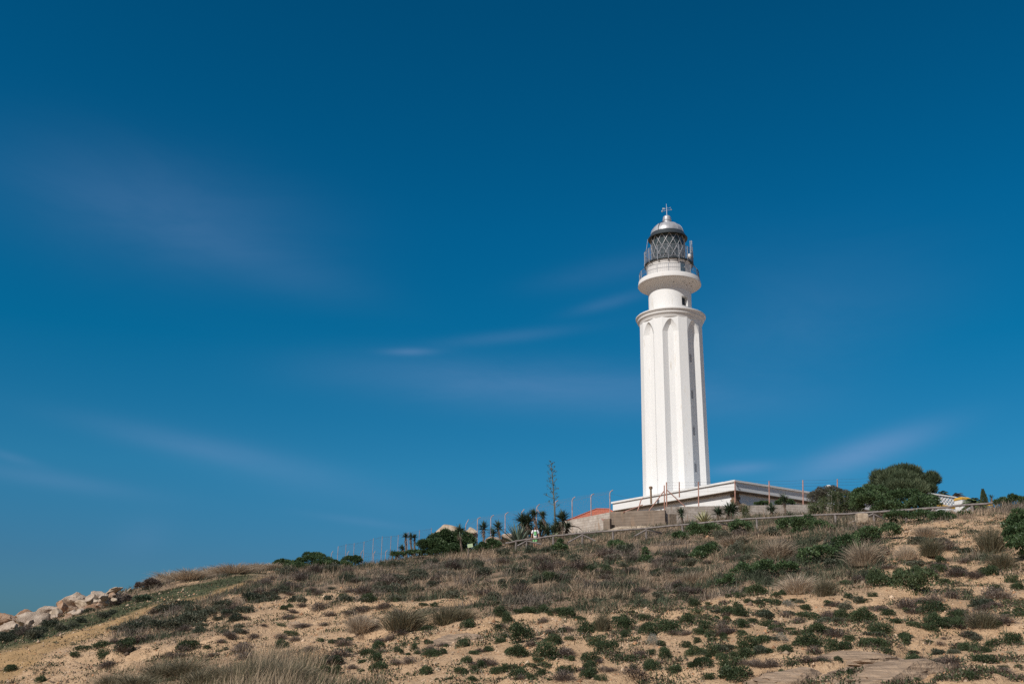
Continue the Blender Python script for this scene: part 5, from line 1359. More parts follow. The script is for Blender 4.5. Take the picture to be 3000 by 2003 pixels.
# black peeled streaks under the gallery
m = MB(); g = np.random.default_rng(4)
for (ph, t, L, dz) in ((9, .35, 2.6, .10), (32, .45, 1.6, .2), (35, .6, 1.4, .25), (38, .35, 2.4, .08), (46, .2, 2.2, .12), (52, .45, 3.0, .10), (56, .75, 2.0, .2), (64, .3, 2.5, .1)):
    k = 1 + t * 4; i = min(4, int(k)); f = k - i
    a = GR[i + 1]; b_ = GR[i]
    pa = [pol(ph + q * L / 3, (b_[0] + (a[0] - b_[0]) * f) + .012, b_[1] + (a[1] - b_[1]) * f + g.uniform(-dz, dz) * .35) for q in range(4)]
    m.tube(pa, [.03, .05, .04, .015], 5)
m.build('peeled_streak', M['black_paint'], LH)

# ------------------------------------------------------------------ white flat roofed building
C0 = W(2152, 1405, 90.0)
A1 = math.atan2(-(0.567), 0.824)
uL = Vector((-0.567, 0.824, 0)).normalized(); uR = Vector((0.824, 0.567, 0)).normalized()
ztop = C0.z; zfb = W(2152, 1434, 90.0).z
LL, LR = 17.2, 26.0
BD = empty('keepers_building', (C0.x, C0.y, G(C0.x, C0.y)), 'low white flat roofed building at the foot of the lighthouse', 'building')
def rect(off, l0=0.0, r0=0.0, ll=LL, lr=LR):
    """plan quad of the building, set back from the eaves by off"""
    o = C0 + (uL + uR) * off
    a = C0 + uL * (ll - off) + uR * off; c = C0 + uR * (lr - off) + uL * off
    d = C0 + uL * (ll - off) + uR * (lr - off)
    return [(o.x, o.y), (c.x, c.y), (d.x, d.y), (a.x, a.y)]
m = MB(); m.prism(rect(0.07), zfb, ztop - .17); m.build('fascia', M['white'], BD)
m = MB(); m.prism(rect(-0.06), ztop - .172, ztop); m.build('coping', M['white'], BD)
m = MB(); m.prism(rect(0.16), zfb - .17, zfb - .003); m.prism(rect(0.045), zfb - .07, zfb - .004); m.build('cornice', M['stone_soffit'], BD)
zg0 = G(C0.x, C0.y) - 1.0
m = MB(); m.prism(rect(0.55), zg0, zfb - .171); m.build('wall', M['white'], BD)
m = MB()
q = C0 + (uL + uR) * .55
for k in range(14):
    z0 = zfb - .175 - .26 * (k + 1); w = .62 if k % 2 == 0 else .48
    w2 = .48 if k % 2 == 0 else .62
    m.box(q + uL * (w / 2 - .035) + uR * -.002 + Vector((0, 0, z0 - q.z + .125)), (w, .06, .25), ax=Matrix((uL, uR, Vector((0, 0, 1)))).transposed())
    m.box(q + uR * (w2 / 2 + .03) + uL * -.004 + Vector((0, 0, z0 - q.z + .125)), (w2, .06, .25), ax=Matrix((uR, uL, Vector((0, 0, 1)))).transposed())
m.build('quoin', M['quoin'], BD)
p = W(1907, 1442, 97.5)
m = MB(); m.lathe([(.10, -1.1), (.10, .34), (.17, .36), (.19, .52), (.12, .60), (.01, .61)], p, 14); m.build('vent_pipe', M['stone_brown'], BD, smooth=True, angle=35)
m = MB(); P = [W(x, y, 90.6) for x, y in ((2112, 1463), (2115, 1468), (2118, 1466))]
m.tube(P, .02, 5); m.tube([C0 + uR * .15 + uL * -.01 + Vector((0, 0, -.1)), C0 + uR * .15 + uL * -.02 + Vector((0, 0, -.45)), C0 + uR * .5 + uL * -.01 + Vector((0, 0, -.5))], .025, 5)
m.build('bracket', M['rail_metal'], BD)

# ------------------------------------------------------------------ boundary wall
BW = None
def wall_panel(name, mat, a, b, za, zb_, drop=1.4, th=.20, parent=None, nseg=1):
    """vertical panel from photo column a=(px,row,Y) to b, in its own frame so the courses follow it"""
    p = W(*a); q = W(*b); d = Vector((q.x - p.x, q.y - p.y, 0)); L = d.length; ang = math.atan2(d.y, d.x)
    me = bpy.data.meshes.new(name); bm = bmesh.new()
    top = [(0, 0, p.z), (L, 0, q.z)]
    zlow = min(G(p.x, p.y), G(q.x, q.y)) - 0.6
    vs = []
    for (x, y, z) in top:
        for yy in (-th / 2, th / 2):
            vs.append(bm.verts.new((x, yy, z - p.z))); vs.append(bm.verts.new((x, yy, zlow - p.z)))
    # 0 a-front-top,1 a-front-low,2 a-back-top,3 a-back-low,4.. b
    for f in ((0, 1, 5, 4), (2, 6, 7, 3), (0, 4, 6, 2), (1, 3, 7, 5), (0, 2, 3, 1), (4, 5, 7, 6)):
        bm.faces.new([vs[i] for i in f])
    bmesh.ops.recalc_face_normals(bm, faces=bm.faces); bm.to_mesh(me); bm.free()
    o = link(name, me, mat, parent); o.location = Vector((p.x, p.y, p.z)) - (wloc(parent) if parent else Vector()); o.rotation_euler = (0, 0, ang)
    return o
wb = W(1870, 1540, 84.5)
BW = empty('boundary_wall', (wb.x, wb.y, G(wb.x, wb.y)), 'concrete block boundary wall with a grey brown rendered stretch below the building', 'wall')
wall_panel('block_panel', M['block'], (1640, 1529, 92), (1789, 1500, 86.2), 0, 0, parent=BW)
rp_ = wall_panel('rendered_panel', M['render'], (1789.5, 1499, 86), (1949, 1493.5, 83.5), 0, 0, parent=BW, th=.26); rp_['label'] = 'grey brown rendered stretch of wall'
wall_panel('block_panel', M['block'], (1949.6, 1484, 83.9), (2440, 1476.5, 88.5), 0, 0, parent=BW)
wall_panel('pier', M['stone_soffit'], (1959, 1505, 82.2), (1979, 1506, 82.4), 0, 0, parent=BW, th=.3)
wall_panel('pier', M['render'], (1770, 1521, 85.6), (1789, 1519, 85.2), 0, 0, parent=BW, th=.3)
# red scribble sprayed on the left blocks
m = MB(); Yq = 86.55
pts = [(1761, 1521), (1763, 1518), (1764, 1522), (1766, 1518), (1767, 1522), (1769, 1519), (1770, 1522), (1772, 1518), (1773, 1521), (1771, 1523), (1765, 1524)]
m.tube([W(x, y, Yq) for x, y in pts], .022, 4); red = mat_plain('red_spray_paint', (.55, .10, .08, 1), .8)
m.build('graffiti', red, BW)

# ------------------------------------------------------------------ wire fences
FN = empty('wire_fence', W(1786, 1505, 86.2), 'rusty wire fence on bent pipe posts along the top of the wall', 'fence')
LEFT = [(1364, 1565, 1541, 1521, 112), (1399, 1572, 1521, 1515, 109), (1438, 1575, 1517, 1508, 106), (1480, 1575, 1509, 1500, 103), (1527, 1570, 1506, 1491, 100.5), (1572, 1565, 1489, 1476, 98), (1626, 1548, 1474, 1465, 95.5), (1676, 1535, 1466, 1455, 92.2), (1731, 1520, 1454, 1446, 89.4), (1786.5, 1506, 1445, 1435, 86.6)]
tips, bends, low = [], [], []
for i, (px, yb, ym, yt, Y) in enumerate(LEFT):
    a = W(px + 1, yb, Y); a.z = min(a.z, G(a.x, a.y) + (1.2 if i > 5 else 0.0)); b = W(px, ym, Y); t = W(px + 9, yt, Y + .2)
    m = MB(); m.tube([a, b, b.lerp(t, .35) + Vector((-.03, 0, .06)), t], .044, 8)
    m.build('post', M['galv'], FN, smooth=True); tips.append(t); bends.append(b); low.append(a)
m = MB(); m.tube([W(1574, 1492, 98), W(1600, 1530, 97.3)], .045, 6); m.build('brace', M['galv'], FN)
RIGHT = [(1946, 1498, 1421, 84.6), (1952.5, 1490, 1412, 84.4), (2046, 1486, 1411, 85.1), (2153, 1482, 1408, 86.0), (2253, 1482, 1408.5, 86.8), (2352, 1482, 1406, 87.8), (2453, 1480, 1403, 88.8), (2554, 1478, 1399, 89.6)]
rt, rb = [], []
for (px, yb, yt, Y) in RIGHT:
    a = W(px + .6, yb, Y); b = W(px, yt, Y)
    m = MB(); m.tube([a - Vector((0, 0, .3)), b], .052, 8); m.build('post', M['rust'], FN, smooth=True); rt.append(b); rb.append(a)
m = MB(); m.tube([W(1990.5, 1456, 88.2), W(1990, 1411, 88.2)], .05, 8); m.build('post', M['rust'], FN, smooth=True)
m = MB(); m.tube([W(1868, 1497, 85.2), W(1878, 1464, 85.6), W(1884, 1457.5, 85.8)], .05, 7); m.build('post', M['rust'], FN, smooth=True)
for (a, b) in (((1945, 1438, 84.6), (1901, 1496, 84.4)), ((1953, 1434, 84.4), (2008, 1484, 84.5)), ((1883, 1478, 85.4), (1826, 1500, 85.2))):
    m = MB(); m.tube([W(*a), W(*b)], .045, 7); m.build('brace', M['rust'], FN, smooth=True)
m = MB()
def wirerun(P, sag=.03):
    for i in range(len(P) - 1):
        m.tube([P[i], (P[i] + P[i + 1]) / 2 - Vector((0, 0, sag)), P[i + 1]], .007, 3, cap=False)
for k in (1.0, .6, .25): wirerun([b.lerp(t, k) for b, t in zip(bends, tips)])
wirerun(bends)
wirerun([bends[-1], W(1878, 1464, 85.6), W(1946, 1440, 84.6)])
for f in (.99, .88, .77, .62, .45): wirerun([a.lerp(b, f) for a, b in zip(rb, rt)][1:])
m.build('wire', M['wire'], FN)
def netting(P, Q, par, name='netting'):
    for i in range(len(P) - 1):
        p, q = P[i], P[i + 1]; d = Vector((q.x - p.x, q.y - p.y, 0)); L = d.length; ang = math.atan2(d.y, d.x)
        me = bpy.data.meshes.new(name)
        me.from_pydata([(0, 0, 0), (L, 0, q.z - p.z), (L, 0, Q[i + 1].z - p.z), (0, 0, Q[i].z - p.z)], [], [(0, 1, 2, 3)])
        o = link(name, me, M['net'], par); o.location = p - wloc(par); o.rotation_euler = (0, 0, ang)
netting(low, bends, FN)

FF = empty('tall_pole_fence', W(1120, 1640, 100), 'row of tall slim grey poles with netting on the skyline left of the big bush', 'fence')
pt, pb = [], []
for (px, yt) in [(991, 1599), (1014, 1593), (1038, 1590), (1067, 1585), (1094, 1576), (1120, 1570), (1146, 1569), (1167, 1566), (1196, 1558), (1229, 1552), (1264, 1546)]:
    Y = 100 + (px - 1000) * .02; t = W(px, yt, Y); b = Vector((t.x, t.y, min(G(t.x, t.y), W(px, 1645, Y).z)))
    m = MB(); m.tube([b, t], .026, 6); m.build('post', M['galv'], FF); pt.append(t); pb.append(b)
m = MB()
for f in (.98, .6): wirerun([a.lerp(b, f) for a, b in zip(pb, pt)], .0)
m.build('wire', M['wire'], FF); netting(pb, pt, FF)
FS = empty('short_bent_fence', W(1059, 1640, 94), 'short bent wire fence posts in front of the tall slim poles', 'fence')
bt = []
for (px, ym, yt) in [(971, 1621, 1613), (1018, 1621, 1613), (1058, 1619, 1611), (1095, 1621, 1613), (1130, 1617, 1610), (1166, 1616, 1609)]:
    Y = 93; b = W(px, ym, Y); t = W(px + 5, yt, Y); a = Vector((b.x, b.y, min(G(b.x, b.y), W(px, 1642, Y).z)))
    m = MB(); m.tube([a, b, t], .03, 6); m.build('post', M['galv'], FS); bt.append(b)
m = MB(); wirerun(bt, .02); m.build('wire', M['wire'], FS)

# ------------------------------------------------------------------ wooden post and rail fence
WF = empty('wooden_rail_fence', W(1706, 1575, 64), 'weathered grey wooden post and rail fence running across the slope', 'fence')
RAIL = [(1484, 1590), (1512, 1584), (1543, 1579.5), (1621, 1569), (1706, 1561.5), (1796, 1554.5), (1893, 1547), (1999, 1537), (2103, 1527), (2217, 1518), (2330, 1511), (2447, 1506), (2559, 1500), (2652, 1493.5), (2734, 1487.5), (2848, 1477.5), (2905, 1472.5)]
def wfY(px): return np.interp(px, [1484, 1706, 2000, 2330, 2560, 2850, 2910], [66, 64.5, 61, 57, 54, 49.5, 49])
RP = [W(px, py, float(wfY(px))) for px, py in RAIL]
g = np.random.default_rng(8)
for i in range(len(RP) - 1):
    m = MB(); d = (RP[i + 1] - RP[i]).normalized() * .06
    a, b = RP[i] - d, RP[i + 1] + d
    m.tube([a, a.lerp(b, .35) + Vector((0, 0, g.normal(0, .012))), a.lerp(b, .7) + Vector((0, 0, g.normal(0, .012))), b], [.062, .058, .06, .054], 9)
    m.build('rail', M['wood'], WF, smooth=True)
for i, (px, py) in enumerate(RAIL):
    if i in (0, 8, 10, 16): continue
    p = RP[i]; b = Vector((p.x, p.y + .02, G(p.x, p.y) - .15))
    if b.z > p.z - .3: b.z = p.z - .5
    m = MB(); m.tube([b, Vector((p.x, p.y + .02, p.z + .05))], [.066, .062], 9); m.build('post', M['wood'], WF, smooth=True)
for (i, x1, y1, Yo) in [(2, 1575, 1590, .1), (2, 1525, 1592, .1), (4, 1674, 1582, .1), (4, 1734, 1578, .1), (6, 1868, 1564, .1), (6, 1928, 1558, .1), (8, 2078, 1540, .1), (8, 2160, 1543, .1), (10, 2292, 1532, .2), (10, 2412, 1534, .2), (12, 2470, 1538, .3), (12, 2588, 1517, .1), (14, 2718, 1504, .1), (14, 2752, 1502, .1)]:
    p = RP[i]; e = W(x1, y1, p.y - Yo); m = MB(); m.tube([p - Vector((0, 0, .09)), e + (e - p).normalized() * .25], .05, 8); m.build('brace', M['wood'], WF, smooth=True)

# ------------------------------------------------------------------ red roofed house
HY = 122.0
e0, e1 = W(1655, 1527, HY - 4), W(1835, 1517, HY - 4)
r0_, r1_ = W(1747, 1490.5, HY), W(1785, 1491.5, HY)
HS = empty('red_roofed_house', (r0_.x, HY, e0.z - 3), 'small house behind the wall with a red tiled hip roof', 'house')
ze = min(e0.z, e1.z); zr_ = r0_.z
xa, xb = e0.x, e1.x; ya, yb = HY - 4, HY + 4
m = MB(); m.add([(xa, ya, ze), (xb, ya, ze), (xb, yb, ze), (xa, yb, ze), (r0_.x, HY, zr_), (r1_.x, HY, zr_)], [(0, 1, 5, 4), (1, 2, 5), (2, 3, 4, 5), (3, 0, 4), (3, 2, 1, 0)])
rf = m.build('roof', M['roof_tile'], HS)
m = MB(); m.tube([(r0_.x, HY, zr_), (r1_.x, HY, zr_)], .12, 6); m.tube([(xa, ya, ze), (r0_.x, HY, zr_)], .11, 6); m.tube([(xb, ya, ze), (r1_.x, HY, zr_)], .11, 6); m.build('ridge_tiles', M['roof_tile'], rf)
m = MB(); m.prism([(xa + .4, ya + .4), (xb - .4, ya + .4), (xb - .4, yb - .4), (xa + .4, yb - .4)], ze - 3.5, ze - .02); m.build('wall', M['white'], HS)

# ------------------------------------------------------------------ balustrade and piers at the right
def balustrade():
    a, b = W(2700, 1445, 74.5), W(2799, 1459.5, 75.2)
    d = Vector((b.x - a.x, b.y - a.y, 0)); L = d.length; u = d.normalized(); n = Vector((-u.y, u.x, 0)); H = .62
    dz = b.z - a.z
    root = empty('breeze_block_balustrade', Vector((a.x, a.y, a.z - 1.2)), 'white breeze block balustrade with triangular openings on a yellow banded wall', 'balustrade')
    A = Matrix((u, n, Vector((0, 0, 1)))).transposed()
    m = MB(); k = int(L / .26); w = L / k; rows = 2; h = H / rows
    for i in range(k):
        for j in range(rows):
            o = a + u * (w * i) + Vector((0, 0, dz * i / k - H + h * j))
            c = o + u * w * .5
            for (p, q) in ((o, c + Vector((0, 0, h))), (c + Vector((0, 0, h)), o + u * w), (o, o + u * w)):
                e = (q - p).normalized(); s = n.cross(e)
                m.box((p + q) / 2, ((q - p).length, .12, .055), ax=Matrix((e, n, -s)).transposed())
    m.build('breeze_blocks', M['bluewhite'], root)
    def strip(name, z0, z1, th, mat, l1=L):
        m = MB(); vs = []
        for (t, zz) in ((0, 0), (l1, dz * l1 / L)):
            for s in (-th / 2, th / 2):
                for z in (z0, z1):
                    v = a + u * t + n * s; vs.append(Vector((v.x, v.y, a.z + zz + z)))
        m.add(vs, [(0, 1, 5, 4), (2, 6, 7, 3), (1, 3, 7, 5), (0, 4, 6, 2), (0, 2, 3, 1), (4, 5, 7, 6)]); m.build(name, mat, root)
    strip('coping', 0.032, .12, .24, M['bluewhite'])
    strip('yellow_band', -H - .20, -H - .034, .26, M['yellow'])
    strip('wall', -H - 2.2, -H - .203, .20, M['bluewhite'])
balustrade()
def pier(label, px0, px1, yt, yb, Y, rz=.5, name='pier'):
    s = Y / FPX; c = W((px0 + px1) / 2, yt, Y); w = (px1 - px0) * s / (abs(math.cos(rz)) + abs(math.sin(rz))) ; zb_ = min(W((px0 + px1) / 2, yb, Y).z, G(c.x, c.y)) - .3
    root = empty('gate_pier', (c.x, c.y, zb_), label, 'pier')
    h = (yb - yt) * s
    m = MB(); zt = c.z - h * .17
    m.box((c.x, c.y, (zb_ + zt) / 2), (w, w, zt - zb_), rz); m.build('shaft', M['bluewhite'], root)
    m = MB(); M3 = Matrix.Rotation(rz, 3, 'Z'); k = w / 2 + .03; cz = Vector((c.x, c.y, 0))
    vs = [cz + M3 @ Vector((sx * k, sy * k, zt + .003)) for sx, sy in ((-1, -1), (1, -1), (1, 1), (-1, 1))] + [cz + M3 @ Vector((sx * k, sy * k, zt + h * .10)) for sx, sy in ((-1, -1), (1, -1), (1, 1), (-1, 1))] + [cz + M3 @ Vector((sx * k * .7, sy * k * .7, c.z)) for sx, sy in ((-1, -1), (1, -1), (1, 1), (-1, 1))]
    m.add(vs, [(0, 1, 5, 4), (1, 2, 6, 5), (2, 3, 7, 6), (3, 0, 4, 7), (4, 5, 9, 8), (5, 6, 10, 9), (6, 7, 11, 10), (7, 4, 8, 11), (8, 9, 10, 11), (3, 2, 1, 0)])
    m.build('cap', M['yellow'], root)
pier('square white pier with an ochre yellow cap at the end of the balustrade', 2799, 2838, 1457, 1506, 73, .35)
pier('little white post with a yellow cap far right of the bigger pier', 2894, 2906, 1478, 1496, 62, .3)

c = W(2427.5, 1427.5, 101)
m = MB(); m.lathe([(.04, .27), (.2, .23), (.31, .08), (.34, -.12), (.30, -.5), (.30, -3.2)], c, 24)
o = m.build('white_dome', M['white'], smooth=True, origin=c); tag(o, 'small white domed chimney top showing above the grey bush', 'chimney')

# pale green board in the bush
SY = 67.0; c = W(1377.5, 1597.5, SY)
SG = empty('sign_board', (c.x, c.y, G(c.x, c.y)), 'pale green blank sign board half hidden in the bushes', 'sign')
A = (Matrix.Rotation(R(-14), 3, 'Z') @ Matrix.Rotation(R(-9), 3, 'Y'))
m = MB(); m.box(c, (.37, .03, .24), ax=A); m.build('board', mat_plain('pale_green_board', (.38, .47, .27, 1), .6), SG)
m = MB(); m.tube([Vector((c.x - .12, c.y + .05, G(c.x, c.y) - .2)), c + Vector((-.12, .05, .1))], .03, 6); m.build('post', M['wood'], SG)
# ------------------------------------------------------------------ the walker
def skin_mesh(name, nodes_, edges, mat, parent, sub=2, root=0):
    me = bpy.data.meshes.new(name); me.from_pydata([n[0] for n in nodes_], edges, [])
    o = link(name, me, mat, parent)
    md = o.modifiers.new('skin', 'SKIN'); md.use_smooth_shade = True
    sv = me.skin_vertices[0].data
    for i, n in enumerate(nodes_):
        r = n[1]; sv[i].radius = (r, r) if not isinstance(r, tuple) else r
        sv[i].use_root = (i == root)
    s = o.modifiers.new('sub', 'SUBSURF'); s.levels = s.render_levels = sub
    return o

def person():
    Y = 67.6; p = W(1568, 1541, Y); gz = G(p.x, p.y)
    H = p.z - gz
    sc = max(0.9, min(1.15, H / 1.74)); base = Vector((p.x, Y, p.z - 1.74 * sc))
    root = empty('person', base, 'person in white green print t-shirt and green shorts walking behind the wooden fence', 'person')
    root.scale = (sc, sc, sc); root.rotation_euler = (0, 0, R(-14))
    skin, nt, b = nodes('tanned_skin'); b.inputs['Base Color'].default_value = (.36, .19, .125, 1); b.inputs['Roughness'].default_value = .55
    n = []; e = []
    def add(co, r, par=None):
        n.append((co, r)); i = len(n) - 1
        if par is not None: e.append((par, i))
        return i
    pel = add((0, 0, .95), (.15, .11)); sp = add((0, 0, 1.12), (.145, .10), pel); ch = add((0, .01, 1.32), (.165, .115), sp); ns = add((0, .01, 1.44), (.10, .075), ch)
    nk = add((0, -.005, 1.50), .055, ns); hd0 = add((0, -.02, 1.555), (.062, .075), nk); hd = add((0, -.015, 1.63), (.077, .095), hd0); ht = add((0, -.005, 1.705), (.062, .078), hd)
    for s in (-1, 1):
        sh = add((s * .185, .01, 1.40), .062, ch); el = add((s * .265, .05, 1.13), .043, sh); wr = add((s * (.285 if s > 0 else .30), -.08 if s > 0 else .02, .90), .029, el)
        pm = add((s * .292, wr and (-.10 if s > 0 else .01), .82), (.038, .022), wr)
        bx, by, bz = n[pm][0]
        for q, (dy, L) in enumerate(((-.028, .068), (-.009, .078), (.010, .072), (.027, .055))):
            f1 = add((bx, by + dy, bz - L * .55), .0095, pm); add((bx - s * .014, by + dy - .006, bz - L), .0085, f1)
        t1 = add((bx - s * .012, by - .038, bz + .008), .0105, pm); add((bx - s * .018, by - .052, bz - .034), .0095, t1)
        hp = add((s * .09, 0, .88), .098, pel); st = -.13 if s > 0 else .16
        kn = add((s * .095, st * .55 - .03, .50), .058, hp); an = add((s * .095, st, .10), .036, kn); he = add((s * .095, st + .02, .045), .036, an); add((s * .105, st - .16, .028), .028, he)
    body = skin_mesh('body', n, e, skin, root, 2)
    def ell(name, c, r, mat, seg=14, par=root):
        bm = bmesh.new(); bmesh.ops.create_uvsphere(bm, u_segments=seg, v_segments=seg - 4, radius=1)
        for v in bm.verts: v.co = Vector((v.co.x * r[0] + c[0], v.co.y * r[1] + c[1], v.co.z * r[2] + c[2]))
        me = bpy.data.meshes.new(name); bm.to_mesh(me); bm.free(); me.shade_smooth(); return link(name, me, mat, par)
    ell('nose', (0, -.112, 1.615), (.014, .022, .024), skin)
    for s in (-1, 1): ell('ear', (s * .078, .0, 1.62), (.012, .026, .034), skin)
    ell('mouth', (0, -.098, 1.572), (.026, .010, .007), mat_plain('lips', (.24, .09, .08, 1), .5))
    # hair cap
    hair = mat_plain('dark_hair', (.025, .018, .014, 1), .7)
    bm = bmesh.new(); bmesh.ops.create_uvsphere(bm, u_segments=20, v_segments=14, radius=1)
    bmesh.ops.delete(bm, geom=[v for v in bm.verts if v.co.z < -.25 or (v.co.z < .42 and v.co.y < -.45)], context='VERTS')
    for v in bm.verts: v.co = Vector((v.co.x * .086, v.co.y * .106 - .002, v.co.z * .098 + 1.652))
    me = bpy.data.meshes.new('hair'); bm.to_mesh(me); bm.free(); me.shade_smooth(); link('hair', me, hair, root)
    dk = mat_plain('dark_lenses', (.015, .012, .012, 1), .2)
    m = MB()
    for s in (-1, 1):
        m.box((s * .033, -.103, 1.642), (.05, .015, .034)); m.box((s * .076, -.05, 1.645), (.006, .11, .008))
    m.box((0, -.107, 1.648), (.02, .01, .008)); me = bpy.data.meshes.new('sunglasses'); me.from_pydata([tuple(v) for v in m.v], [], m.f); link('sunglasses', me, dk, root)
    # t-shirt: torso tube and sleeves grown as one surface
    sm_, nt, b = nodes('white_print_shirt')
    tc = N(nt, 'ShaderNodeTexCoord'); sx = N(nt, 'ShaderNodeSeparateXYZ'); nt.links.new(tc.outputs['Object'], sx.inputs[0])
    def band(o, lo, hi):
        a = N(nt, 'ShaderNodeMath', operation='GREATER_THAN'); a.inputs[1].default_value = lo; nt.links.new(o, a.inputs[0])
        c = N(nt, 'ShaderNodeMath', operation='LESS_THAN'); c.inputs[1].default_value = hi; nt.links.new(o, c.inputs[0])
        k = N(nt, 'ShaderNodeMath', operation='MULTIPLY'); nt.links.new(a.outputs[0], k.inputs[0]); nt.links.new(c.outputs[0], k.inputs[1]); return k.outputs[0]
    bx = band(sx.outputs['X'], -.075, .115); bz = band(sx.outputs['Z'], 1.02, 1.36); by = band(sx.outputs['Y'], -1, -.02)
    k1 = N(nt, 'ShaderNodeMath', operation='MULTIPLY'); nt.links.new(bx, k1.inputs[0]); nt.links.new(bz, k1.inputs[1])
    k2 = N(nt, 'ShaderNodeMath', operation='MULTIPLY'); nt.links.new(k1.outputs[0], k2.inputs[0]); nt.links.new(by, k2.inputs[1])
    mr = N(nt, 'ShaderNodeMapRange'); mr.inputs[1].default_value = 1.02; mr.inputs[2].default_value = 1.36; nt.links.new(sx.outputs['Z'], mr.inputs[0])
    g1, g2, g3 = (.03, .16, .13, 1), (.10, .40, .10, 1), (.30, .62, .26, 1)
    pc = ramp(nt, mr.outputs[0], [(0.0, g1), (.18, g1), (.24, g3), (.40, g2), (.46, g3), (.52, g1), (.60, g2), (.68, g3), (.80, g2), (1, g1)])
    nt.links.new(mixc(nt, k2.outputs[0], (.78, .77, .78, 1), pc), b.inputs['Base Color']); b.inputs['Roughness'].default_value = .9
    V = [((0, 0, .86), (.175, .125)), ((0, 0, 1.0), (.172, .125)), ((0, 0, 1.15), (.172, .125)), ((0, .01, 1.33), (.19, .135)), ((0, .01, 1.44), (.13, .09)), ((0, 0, 1.475), (.075, .068))]
    E = [(0, 1), (1, 2), (2, 3), (3, 4), (4, 5)]
    for s in (-1, 1):
        i = len(V); V += [((s * .19, .01, 1.40), .085), ((s * .245, .03, 1.24), .075), ((s * .252, .034, 1.215), .074)]; E += [(3, i), (i, i + 1), (i + 1, i + 2)]
    skin_mesh('t_shirt', V, E, sm_, root, 2)
    so, nt, b = nodes('green_shorts'); nt.links.new(ramp(nt, noise_tex(nt, 9, 4), [(.35, (.05, .20, .07, 1)), (.5, (.14, .42, .15, 1)), (.65, (.30, .56, .28, 1))]), b.inputs['Base Color']); b.inputs['Roughness'].default_value = .9
    V = [((0, 0, .98), (.165, .12)), ((0, 0, .90), (.17, .125))]; E = [(0, 1)]
    for s in (-1, 1):
        i = len(V); st = -.13 if s > 0 else .16
        V += [((s * .09, 0, .84), .115), ((s * .10, st * .3 - .01, .64), .098), ((s * .10, st * .42 - .02, .54), .094)]; E += [(1, i), (i, i + 1), (i + 1, i + 2)]
    skin_mesh('shorts', V, E, so, root, 2)
    # rucksack on the back and its straps
    bk = mat_plain('black_rucksack_cloth', (.02, .02, .022, 1), .8)
    V = [((.02, .20, .98), (.13, .07)), ((.02, .21, 1.2), (.14, .08)), ((.02, .19, 1.40), (.11, .06))]
    rk_ = skin_mesh('rucksack', V, [(0, 1), (1, 2)], bk, root, 2)
    for s in (-1, 1):
        m = MB(); m.tube([(s * .10, .16, 1.44), (s * .12, .04, 1.52), (s * .125, -.09, 1.44), (s * .125, -.145, 1.30), (s * .15, -.11, 1.12), (s * .17, .06, 1.02)], .020, 6)
        me = bpy.data.meshes.new('strap'); me.from_pydata([tuple(v) for v in m.v], [], m.f); me.shade_smooth(); link('strap', me, bk, rk_)
    sh = mat_plain('dark_shoes', (.06, .05, .05, 1), .7)
    for s in (-1, 1):
        st = -.13 if s > 0 else .16; ell('shoe', (s * .10, st - .06, .045), (.048, .135, .052), sh)
person()

# ------------------------------------------------------------------ daylight
SUN_EL, SUN_AZ = R(43), R(180 + 40)
sd = Vector((math.sin(SUN_AZ) * math.cos(SUN_EL), math.cos(SUN_AZ) * math.cos(SUN_EL), math.sin(SUN_EL)))
sl = bpy.data.lights.new('sun', 'SUN'); sl.energy = 4.5; sl.angle = R(0.53); sl.color = (1.0, 0.955, 0.89)
so = bpy.data.objects.new('sun', sl); COL.objects.link(so); so.rotation_euler = sd.to_track_quat('Z', 'Y').to_euler(); so.location = (-40, -40, 60)

world = bpy.data.worlds.new('World'); scene.world = world; world.use_nodes = True
nt = world.node_tree; bg = nt.nodes['Background']
sky = N(nt, 'ShaderNodeTexSky', sky_type='NISHITA'); sky.sun_disc = False
sky.sun_elevation = SUN_EL; sky.sun_rotation = SUN_AZ; sky.altitude = 20; sky.air_density = 1.0; sky.dust_density = 0.6; sky.ozone_density = 3.0
tc = N(nt, 'ShaderNodeTexCoord')
def mth(op, a, b=None, c=None, clamp=False):
    n = N(nt, 'ShaderNodeMath', operation=op); n.use_clamp = clamp
    for i, v in enumerate((a, b, c)):
        if v is None: continue
        if isinstance(v, (int, float)): n.inputs[i].default_value = v
        else: nt.links.new(v, n.inputs[i])
    return n.outputs[0]
nv = N(nt, 'ShaderNodeVectorMath', operation='NORMALIZE'); nt.links.new(tc.outputs['Generated'], nv.inputs[0])
sep = N(nt, 'ShaderNodeSeparateXYZ'); nt.links.new(nv.outputs[0], sep.inputs[0])
az = mth('ARCTAN2', sep.outputs['X'], sep.outputs['Y']); el = mth('ARCSINE', sep.outputs['Z'])
# polarised look: the sky away from the sun is deeper and more saturated
dt = N(nt, 'ShaderNodeVectorMath', operation='DOT_PRODUCT'); nt.links.new(nv.outputs[0], dt.inputs[0]); dt.inputs[1].default_value = tuple(sd)
away = N(nt, 'ShaderNodeMapRange', interpolation_type='SMOOTHSTEP'); nt.links.new(dt.outputs['Value'], away.inputs[0])
away.inputs[1].default_value = 0.70; away.inputs[2].default_value = 0.32; away.inputs[3].default_value = 0.0; away.inputs[4].default_value = 1.0
SKY_STR = 0.055
dk = 0.10 / SKY_STR
elr = mth('MULTIPLY', el, 1 / R(60), clamp=True)
DEEP = ramp(nt, elr, [(a / 60, (r * dk, g_ * dk, b_ * dk, 1)) for a, r, g_, b_ in ((1, .17, .36, .55), (5, .15, .39, .58), (10, .105, .53, .70), (17, .012, .54, .72), (24, .006, .55, .755), (36, .004, .50, .68))])
deep = mixc(nt, 1.0, sky.outputs[0], DEEP, 'MULTIPLY')
col = mixc(nt, away.outputs[0], sky.outputs[0], deep)
